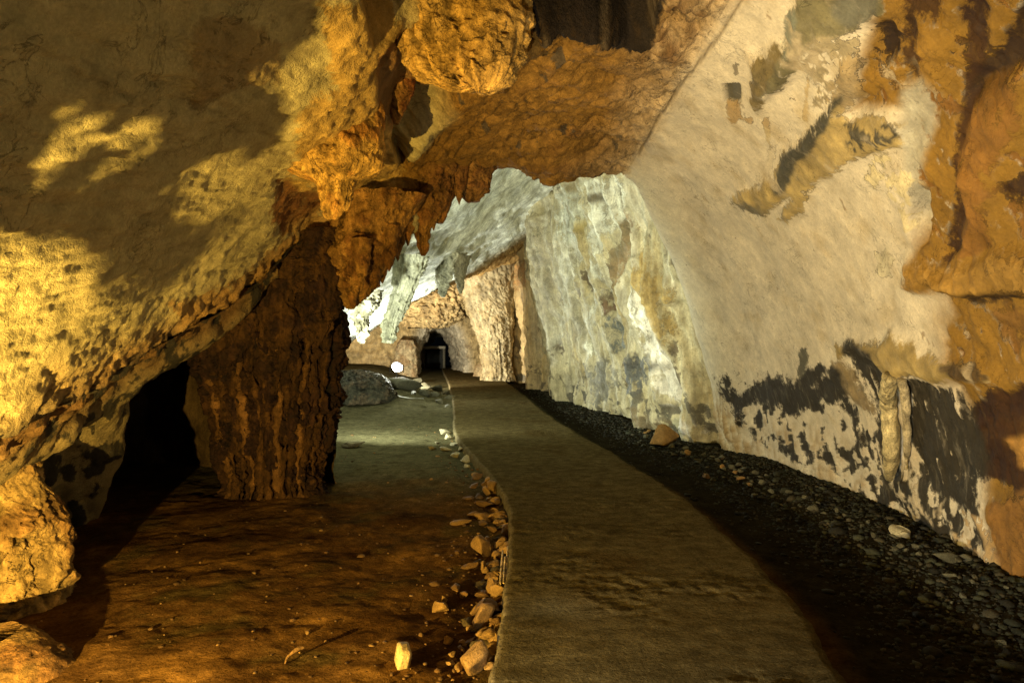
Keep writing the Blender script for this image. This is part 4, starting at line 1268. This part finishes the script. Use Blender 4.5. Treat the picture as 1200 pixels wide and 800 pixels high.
put_stone(OCH[4], 522, 706, 14, 'small upright ochre stone beside the low flat one', None, sc=(0.7, 0.7, 1.4), rz=0.2)
PL = 'pale stone in the small heap where the path bends'
PG = 'pale stones heaped at the bend of the path'
for (x, y, w) in [(519, 509, 15), (526, 515, 16), (505, 527, 12), (520, 528, 16), (533, 522, 10), (540, 529, 14), (535, 536, 16), (545, 532, 9), (546, 541, 16), (512, 520, 9), (549, 548, 12)]:
    put_stone(PAL[rng.randint(4)], x, y, w * 0.95, PL, PG, sc=(1, 1, rng.uniform(0.6, 1.0)))
put_stone(PAL[1], 410, 525, 34, 'flat pale stone lying lit on the floor right of the column', None, sc=(1, 0.6, 0.5), rz=0.1, tilt=0.05)
put_stone(PAL[3], 388, 522, 18, 'small pale stone between the column and the flat stone', None, sc=(1, 0.7, 0.7), rz=0.5)
RL = 'grey green rock in the rubble heap near the lit floodlight'
RG = 'rocks heaped near the lit floodlight'
for (x, y, w) in [(478, 452, 12), (490, 450, 14), (500, 455, 16), (512, 458, 14), (520, 464, 16), (528, 470, 14), (508, 468, 18), (496, 464, 16), (515, 474, 14), (484, 462, 12), (524, 478, 10), (472, 458, 9)]:
    put_stone(GRY[rng.randint(6)], x, y, w, RL, RG, h=0.1, sc=(1, 1, 1.0))

o = link('rock', GRY[3], 'broad grey green rock right under the glaring floodlight', 'rock')
o.location = (-3.22, 19.2, float(floor_h(-3.22, 19.2)) - 0.06)
o.scale = (0.55, 0.35, 0.33)
# rounded stones along the foot of the right wall
FL = 'grey stone along the foot of the pale right wall'
FG = 'stones at the foot of the right wall'
fxp = np.array([(1185, 692), (1100, 648), (1000, 600), (900, 560), (850, 540), (800, 522), (740, 500)])
for k in range(95):
    t = rng.uniform(0, 1) ** 0.8
    x = np.interp(t, np.linspace(0, 1, 7), fxp[:, 0]) + rng.normal(0, 4)
    y = np.interp(t, np.linspace(0, 1, 7), fxp[:, 1]) + abs(rng.normal(0, 1)) * (22 - 12 * t)
    gy = rng.rand() < 0.9
    put_stone(GRY[rng.randint(6)] if gy else OCH[rng.randint(8)], x, y, rng.uniform(5, 13) * (1.2 - 0.5 * t), FL if gy else 'small ochre stone among the grey ones at the foot of the right wall', FG, h=-0.13, sc=(1, 1, 0.9))
put_stone(PAL[0], 1056, 628, 24, 'round grey boulder with a dark rim touching the wall foot', None, h=-0.13, sc=(1, 0.9, 1.2), cat='boulder', name='small_boulder')
put_stone(GRY[0], 1107, 657, 24, 'smooth oval stone on the dark gravel by the wall', None, h=-0.13, sc=(1.1, 0.7, 0.9), rz=0.1)
put_stone(GRY[2], 1127, 655, 20, 'dark green stone next to the smooth oval stone', None, h=-0.13, sc=(1, 0.8, 0.9))
put_stone(KERB[6], 776, 522, 38, 'brown rock at the foot of the flowstone wall', None, h=-0.13, rz=0.3, tilt=0.1, sc=(1, 0.8, 1.1), cat='rock', name='rock')
put_stone(OCH[6], 828, 560, 10, 'small ochre stone on the dark gravel away from the wall', None, h=-0.13)

# gravel between path and wall: nobody could count it
icoV = np.array([[0, 0, 1], [.894, 0, .447], [.276, .851, .447], [-.724, .526, .447], [-.724, -.526, .447], [.276, -.851, .447],
                 [.724, .526, -.447], [-.276, .851, -.447], [-.894, 0, -.447], [-.276, -.851, -.447], [.724, -.526, -.447], [0, 0, -1]])
icoF = np.array([[0, 1, 2], [0, 2, 3], [0, 3, 4], [0, 4, 5], [0, 5, 1], [1, 6, 2], [2, 7, 3], [3, 8, 4], [4, 9, 5], [5, 10, 1],
                 [6, 7, 2], [7, 8, 3], [8, 9, 4], [9, 10, 5], [10, 6, 1], [11, 7, 6], [11, 8, 7], [11, 9, 8], [11, 10, 9], [11, 6, 10]])


def scatter(name, n, label, cat, pick, size, colr, seed):
    r = np.random.RandomState(seed)
    VV, FF, CC = [], [], []
    k = 0
    for _ in range(n):
        q = pick(r)
        if q is None:
            continue
        x, d = q
        s = size(r)
        v = icoV * (1 + r.uniform(-0.3, 0.3, (12, 1))) * [s, s * r.uniform(0.6, 1), s * r.uniform(0.35, 0.65)]
        a = r.uniform(0, 6.28)
        ca, sa = math.cos(a), math.sin(a)
        v = np.stack([v[:, 0] * ca - v[:, 1] * sa, v[:, 0] * sa + v[:, 1] * ca, v[:, 2]], -1)
        VV.append(v)
        CC.append((x, d, s))
        FF.append(icoF + k)
        k += 12
    CC = np.array(CC)
    hz = floor_h(CC[:, 0], CC[:, 1])
    VV = np.array(VV) + np.stack([CC[:, 0], CC[:, 1], hz + CC[:, 2] * 0.15], -1)[:, None]
    cl_ = np.array(colr)[r.randint(len(colr), size=len(CC))] * r.uniform(0.6, 1.4, (len(CC), 1))
    me = make_mesh(name, VV.reshape(-1, 3), np.concatenate(FF), np.repeat(cl_, 12, 0), M_STONE, smooth_shade=False)
    o = link(name, me, label, cat, kind='stuff')
    return o


def pick_right(r):
    d = 3.0 * (24 / 3.0) ** r.uniform(0, 1)
    x0 = np.interp(d, REa[:, 1], REa[:, 0]) + 0.1
    x1 = np.interp(d, [3, 4.6, 5.7, 7.2, 9.2, 10.6, 12, 15.3, 18.3, 25], [3.4, 3.44, 3.58, 3.62, 3.44, 3.31, 2.99, 2.48, 1.83, 0.63])
    return x0 + (x1 - x0) * (r.uniform(0, 1) ** 0.4 if r.rand() < 0.8 else r.uniform(0.3, 1)), d


scatter('gravel', 15000, 'dark wet gravel between the path and the right wall', 'gravel', pick_right, lambda r: 0.009 * math.exp(r.normal(0.25, 0.55)),
        [(0.036, 0.038, 0.024), (0.022, 0.024, 0.016), (0.048, 0.042, 0.026), (0.015, 0.014, 0.010)], 5)


def pick_left(r):
    d = 2.9 * (14 / 2.9) ** r.uniform(0, 1)
    l = np.interp(d, LEa[:, 1], LEa[:, 0])
    return (l - 0.05 - abs(r.normal(0, 0.28)) if r.rand() < 0.5 else l - r.uniform(0.1, 3.0)), d


scatter('small_rubble', 900, 'crumbs of stone strewn on the brown mud left of the path', 'rubble', pick_left, lambda r: 0.007 * math.exp(r.normal(0.3, 0.5)),
        [(0.2, 0.12, 0.045), (0.13, 0.075, 0.03), (0.09, 0.05, 0.02)], 6)

# ------------------------------------------------------------------ small items on the left floor
def box_mesh(name, sx, sy, sz, col, bev=0.006, seed=0):
    bm = bmesh.new()
    bmesh.ops.create_cube(bm, size=1)
    for v in bm.verts:
        v.co = (v.co.x * sx, v.co.y * sy, (v.co.z + 0.5) * sz)
    bmesh.ops.bevel(bm, geom=bm.edges[:], offset=bev, segments=2, affect='EDGES')
    bmesh.ops.subdivide_edges(bm, edges=[e for e in bm.edges if e.calc_length() > min(sx, sy, sz) * 0.5], cuts=3, use_grid_fill=True)
    bmesh.ops.triangulate(bm, faces=bm.faces[:])
    bm.verts.index_update()
    V = np.array([v.co[:] for v in bm.verts])
    V = V + 0.004 * np.stack([fbm(V, 0.05, 2, off=seed + k) for k in range(3)], -1)
    F = np.array([[v.index for v in f.verts] for f in bm.faces])
    bm.free()
    c = np.array(col) * (1 + 0.3 * fbm(V, 0.04, 3, off=seed))[:, None]
    return make_mesh(name, V, F, c, M_STONE, smooth_shade=False)


g = ground(470, 778, -0.1)
o = link('broken_brick', box_mesh('broken_brick', 0.062, 0.12, 0.105, (0.55, 0.42, 0.22), seed=2), 'pale broken brick standing on end in the brown mud', 'brick')
o.location = (g[0], g[1], floor_h(g[0], g[1]) - 0.01)
o.rotation_euler = (0.12, 0.16, 0.35)
g = ground(334, 776, -0.1)
h0 = float(floor_h(g[0], g[1]))
tube('stick', [(g[0], g[1], h0 + 0.0), (g[0] + 0.01, g[1] + 0.015, h0 + 0.03), (g[0] + 0.05, g[1] + 0.03, h0 + 0.06), (g[0] + 0.085, g[1] + 0.05, h0 + 0.065)], [0.007, 0.007, 0.006, 0.003],
     col=(0.16, 0.09, 0.035), ns=10, sub=24, wob=0.01, label='short crooked stick jutting from the brown mud', cat='stick')
for q, (xa, ya, xb, yb) in enumerate([(586, 686, 589, 645), (590, 684, 592, 652), (593, 680, 595, 640)]):
    A_, B_ = ground(xa, ya, -0.06), ground(xb, yb, -0.03)
    tube('bamboo_stick', [A_, A_ * 0.66 + B_ * 0.34, A_ * 0.33 + B_ * 0.67, B_], [0.008, 0.009, 0.008, 0.007], col=(0.5, 0.38, 0.2), ns=10, sub=20,
         label='thin pale stick lying in the gap beside the path kerb', cat='stick', group='sticks beside the kerb')

# ------------------------------------------------------------------ tunnel: dark doorway inside
dw = bpy.data.objects.new('tunnel_doorway', None)
COL.objects.link(dw)
dw.location = (-4.0, 35.0, float(rise(35)) - 0.02)
dw['label'] = 'low dark doorway under a pale lintel inside the far tunnel'
dw['category'] = 'doorway'
for nm, sx, sy, sz, x, z, c in (('lintel', 1.15, 0.35, 0.14, 0.02, 1.0, (0.45, 0.40, 0.30)), ('jamb', 0.12, 0.3, 1.0, -0.52, 0.0, (0.10, 0.085, 0.06)),
                                ('jamb', 0.12, 0.3, 1.0, 0.52, 0.0, (0.16, 0.14, 0.10)), ('door_panel', 0.92, 0.06, 0.99, 0.0, 0.0, (0.035, 0.035, 0.032))):
    link(nm, box_mesh(nm, sx, sy, sz, c, 0.015, seed=sx), parent=dw, loc=(x, 0.12 if nm == 'door_panel' else 0, z))

# ------------------------------------------------------------------ floodlights
M_BLACK = plain_mat('black_metal', (0.03, 0.03, 0.03), 0.45, 0.6)
M_BULB = plain_mat('lamp_glass_lit', (0.9, 0.9, 0.85), 0.2, 0, (1.0, 0.95, 0.82), 120)
M_LENS = plain_mat('lamp_glass_clear', (0.9, 0.9, 0.85), 0.2, 0, (1.0, 0.96, 0.85), 8)
M_BULB_A = plain_mat('lamp_glass_amber', (0.9, 0.6, 0.2), 0.2, 0, (1.0, 0.6, 0.17), 8)


def floodlight(label, spec, group='floodlights of the cave', glass=M_LENS, k=1.0):
    pos, aim = Vector(spec['pos']), Vector(spec['aim'])
    root = bpy.data.objects.new('floodlight', None)
    COL.objects.link(root)
    gz = float(floor_h(pos.x, pos.y))
    root.location = (pos.x, pos.y, gz)
    root['label'] = label
    root['category'] = 'floodlight'
    dirv = (aim - pos).normalized()
    q = dirv.to_track_quat('-Z', 'Y')
    hc_ = pos - root.location
    sk_ = (k, k, k)
    bm = bmesh.new()                                  # housing: a flared box, open face along -Z
    bmesh.ops.create_cone(bm, cap_ends=False, segments=28, radius1=0.125, radius2=0.07, depth=0.09, matrix=Matrix.Translation((0, 0, 0.025)))
    bmesh.ops.create_circle(bm, cap_ends=True, segments=28, radius=0.07, matrix=Matrix.Translation((0, 0, 0.07)))
    bmesh.ops.solidify(bm, geom=bm.faces[:], thickness=0.006)
    for zz in (-0.04, 0.0, 0.04):                     # cooling fins
        bmesh.ops.create_cube(bm, size=1, matrix=Matrix.Translation((zz, 0, 0.085)) @ Matrix.Diagonal((0.006, 0.12, 0.03, 1)))
    me = bpy.data.meshes.new('lamp_housing')
    bm.to_mesh(me)
    bm.free()
    me.materials.append(M_BLACK)
    h = link('lamp_housing', me, parent=root, loc=hc_)
    h.rotation_euler = q.to_euler()
    h.scale = sk_
    bm = bmesh.new()
    bmesh.ops.create_cone(bm, cap_ends=True, segments=28, radius1=0.112, radius2=0.112, depth=0.008)
    me = bpy.data.meshes.new('lamp_glass')
    bm.to_mesh(me)
    bm.free()
    me.materials.append(glass)
    gl = link('lamp_glass', me, parent=root, loc=hc_)
    gl.rotation_euler = q.to_euler()
    gl.scale = sk_
    bm = bmesh.new()
    top_h = max(hc_.z - 0.1, 0.06)
    bmesh.ops.create_cone(bm, cap_ends=True, segments=14, radius1=0.016, radius2=0.016, depth=top_h, matrix=Matrix.Translation((0, 0, top_h / 2)))
    bmesh.ops.create_cone(bm, cap_ends=True, segments=20, radius1=0.10, radius2=0.09, depth=0.03, matrix=Matrix.Translation((0, 0, 0.012)))
    me = bpy.data.meshes.new('stand')
    bm.to_mesh(me)
    bm.free()
    me.materials.append(M_BLACK)
    link('stand', me, parent=root, loc=(-dirv.x * 0.05, -dirv.y * 0.05, 0))
    bm = bmesh.new()
    for s in (-1, 1):
        bmesh.ops.create_cube(bm, size=1, matrix=Matrix.Translation((s * 0.15, 0, -0.02)) @ Matrix.Diagonal((0.008, 0.03, 0.16, 1)))
    bmesh.ops.create_cube(bm, size=1, matrix=Matrix.Translation((0, 0, -0.1)) @ Matrix.Diagonal((0.308, 0.03, 0.008, 1)))
    me = bpy.data.meshes.new('bracket')
    bm.to_mesh(me)
    bm.free()
    me.materials.append(M_BLACK)
    br = link('bracket', me, parent=root, loc=hc_ - dirv * 0.03)
    br.rotation_euler = (0, 0, math.atan2(-dirv.x, dirv.y))
    br.scale = sk_
    ld = bpy.data.lights.new('lamp_light', 'SPOT')
    ld.energy = spec['w']
    ld.color = spec['col']
    ld.spot_size = math.radians(spec['cone'])
    ld.spot_blend = spec['blend']
    ld.shadow_soft_size = spec['soft']
    lo = link('lamp_light', ld, parent=root, loc=hc_ + dirv * 0.06)
    lo.rotation_euler = q.to_euler()
    return root


floodlight('amber floodlight on the mud under the left slab', LAMPS['amber'], glass=M_BULB_A)
floodlight('floodlight beside the path aimed at the pale right wall', LAMPS['wall'])
floodlight('amber floodlight at the foot of the ochre right wall', LAMPS['right'], glass=M_BULB_A)
floodlight('small fill floodlight added by the right wall to brighten the left slab', LAMPS['fill'])
floodlight('floodlight hidden behind the fluted column', LAMPS['inner'])
floodlight('glaring white floodlight on the rubble heap before the tunnel', LAMPS['far'], glass=M_BULB, k=1.35)
floodlight('floodlight behind the dark rock bank aimed at the tunnel mouth', LAMPS['back'])
# its cable
c0 = np.array([-3.3, 19.9, float(floor_h(-3.3, 19.9)) + 0.02])
pts = [c0]
for (x, y) in [(462, 456), (466, 463), (478, 466), (496, 467)]:
    g = ground(x, y, 0.15)
    for _ in range(4):
        g = ground(x, y, float(floor_h(g[0], g[1])) + 0.02)
    pts.append(g)
tube('power_cable', pts, [0.012] * len(pts), col=(0.5, 0.5, 0.45), ns=8, sub=80, label='thin pale cable trailing from the lit floodlight over the floor', cat='cable', mat=M_STONE)

# ------------------------------------------------------------------ unseen blocker added by the amber lamp, outlined to shade the slab
lampA = np.array(LAMPS['amber']['pos']) + 0.06 * np.array([0.04, 0.91, 0.41])
ri = np.arange(30, 500, 2)
ci = np.arange(4, 240, 2)
SV = V0[np.ix_(ri, ci)]
sx, sy = project(SV)
nz1, nz2 = fbm(SV, 0.35, 4, off=7.7), fbm(SV, 0.1, 3, off=8.8)
nz3 = fbm(np.stack([sx * 0.075 + sy * 0.03, sx * 0.0 + sy * 0.012, 0 * sx], -1), 1.0, 3, 0.6, off=9.9)
sh_poly = [(-2500, 330), (-200, 300), (0, 285), (60, 298), (120, 312), (180, 345), (240, 300), (298, 232), (245, 258), (226, 262), (216, 200), (300, 186), (335, 165), (345, 112), (322, 88), (385, 40),
           (398, -80), (420, -900), (-2500, -900)]
sdv = poly_sd(sx + 18 * nz1 + 22 * nz2, sy + 18 * nz1 + 20 * nz2 + 34 * nz3, sh_poly)
nz4 = fbm(np.stack([sx * 0.012, (sy + 0.35 * sx) * 0.075, 0 * sx], -1), 1.0, 3, 0.6, off=12.3)
reg = poly_sd(sx, sy, [(48, 225), (56, 150), (100, 136), (172, 140), (178, 170), (120, 208)])
ins = (sdv < 0) & (sx > -2400) & ~((reg + 26 * nz2 < 0) & (nz4 > 0.13))
tt = lerp(0.24, 1.02, smooth(-150, -900, sx))
fr = lampA + (SV - lampA) * tt[..., None]
bkk = lampA + (SV - lampA) * np.minimum(tt + 0.05, 1.03)[..., None]
nj, nk = ins.shape
cell = ins[:-1, :-1] & ins[1:, :-1] & ins[:-1, 1:] & ins[1:, 1:]
idx = np.arange(nj * nk).reshape(nj, nk)
Fs = []
off = nj * nk
a_, b_, c_, d_ = idx[:-1, :-1], idx[:-1, 1:], idx[1:, 1:], idx[1:, :-1]
Q = np.stack([a_, b_, c_, d_], -1)
Fs.append(Q[cell])
Fs.append(Q[cell][:, ::-1] + off)
pad = np.pad(cell, 1)
for (dj, dk, u, v) in ((-1, 0, 0, 1), (1, 0, 2, 3), (0, -1, 3, 0), (0, 1, 1, 2)):
    nb = pad[1 + dj:pad.shape[0] - 1 + dj, 1 + dk:pad.shape[1] - 1 + dk]
    eg = cell & ~nb
    q = Q[eg]
    Fs.append(np.stack([q[:, v], q[:, u], q[:, u] + off, q[:, v] + off], -1))
Fs = np.concatenate(Fs)
VS = np.concatenate([fr.reshape(-1, 3), bkk.reshape(-1, 3)])
used = np.unique(Fs)
remap = np.zeros(len(VS), int)
remap[used] = np.arange(len(used))
VS = VS[used]
orgS = VS.mean(0)
cs = np.array([0.10, 0.07, 0.035]) * (1 + 0.4 * fbm(VS, 0.2, 4))[:, None]
link('shadow_blocker', make_mesh('shadow_blocker', VS - orgS, remap[Fs], np.clip(cs, .01, .8), M_FORM), 'thin ragged blocker added over the amber floodlight to shade the left slab', 'shadow blocker', loc=orgS)
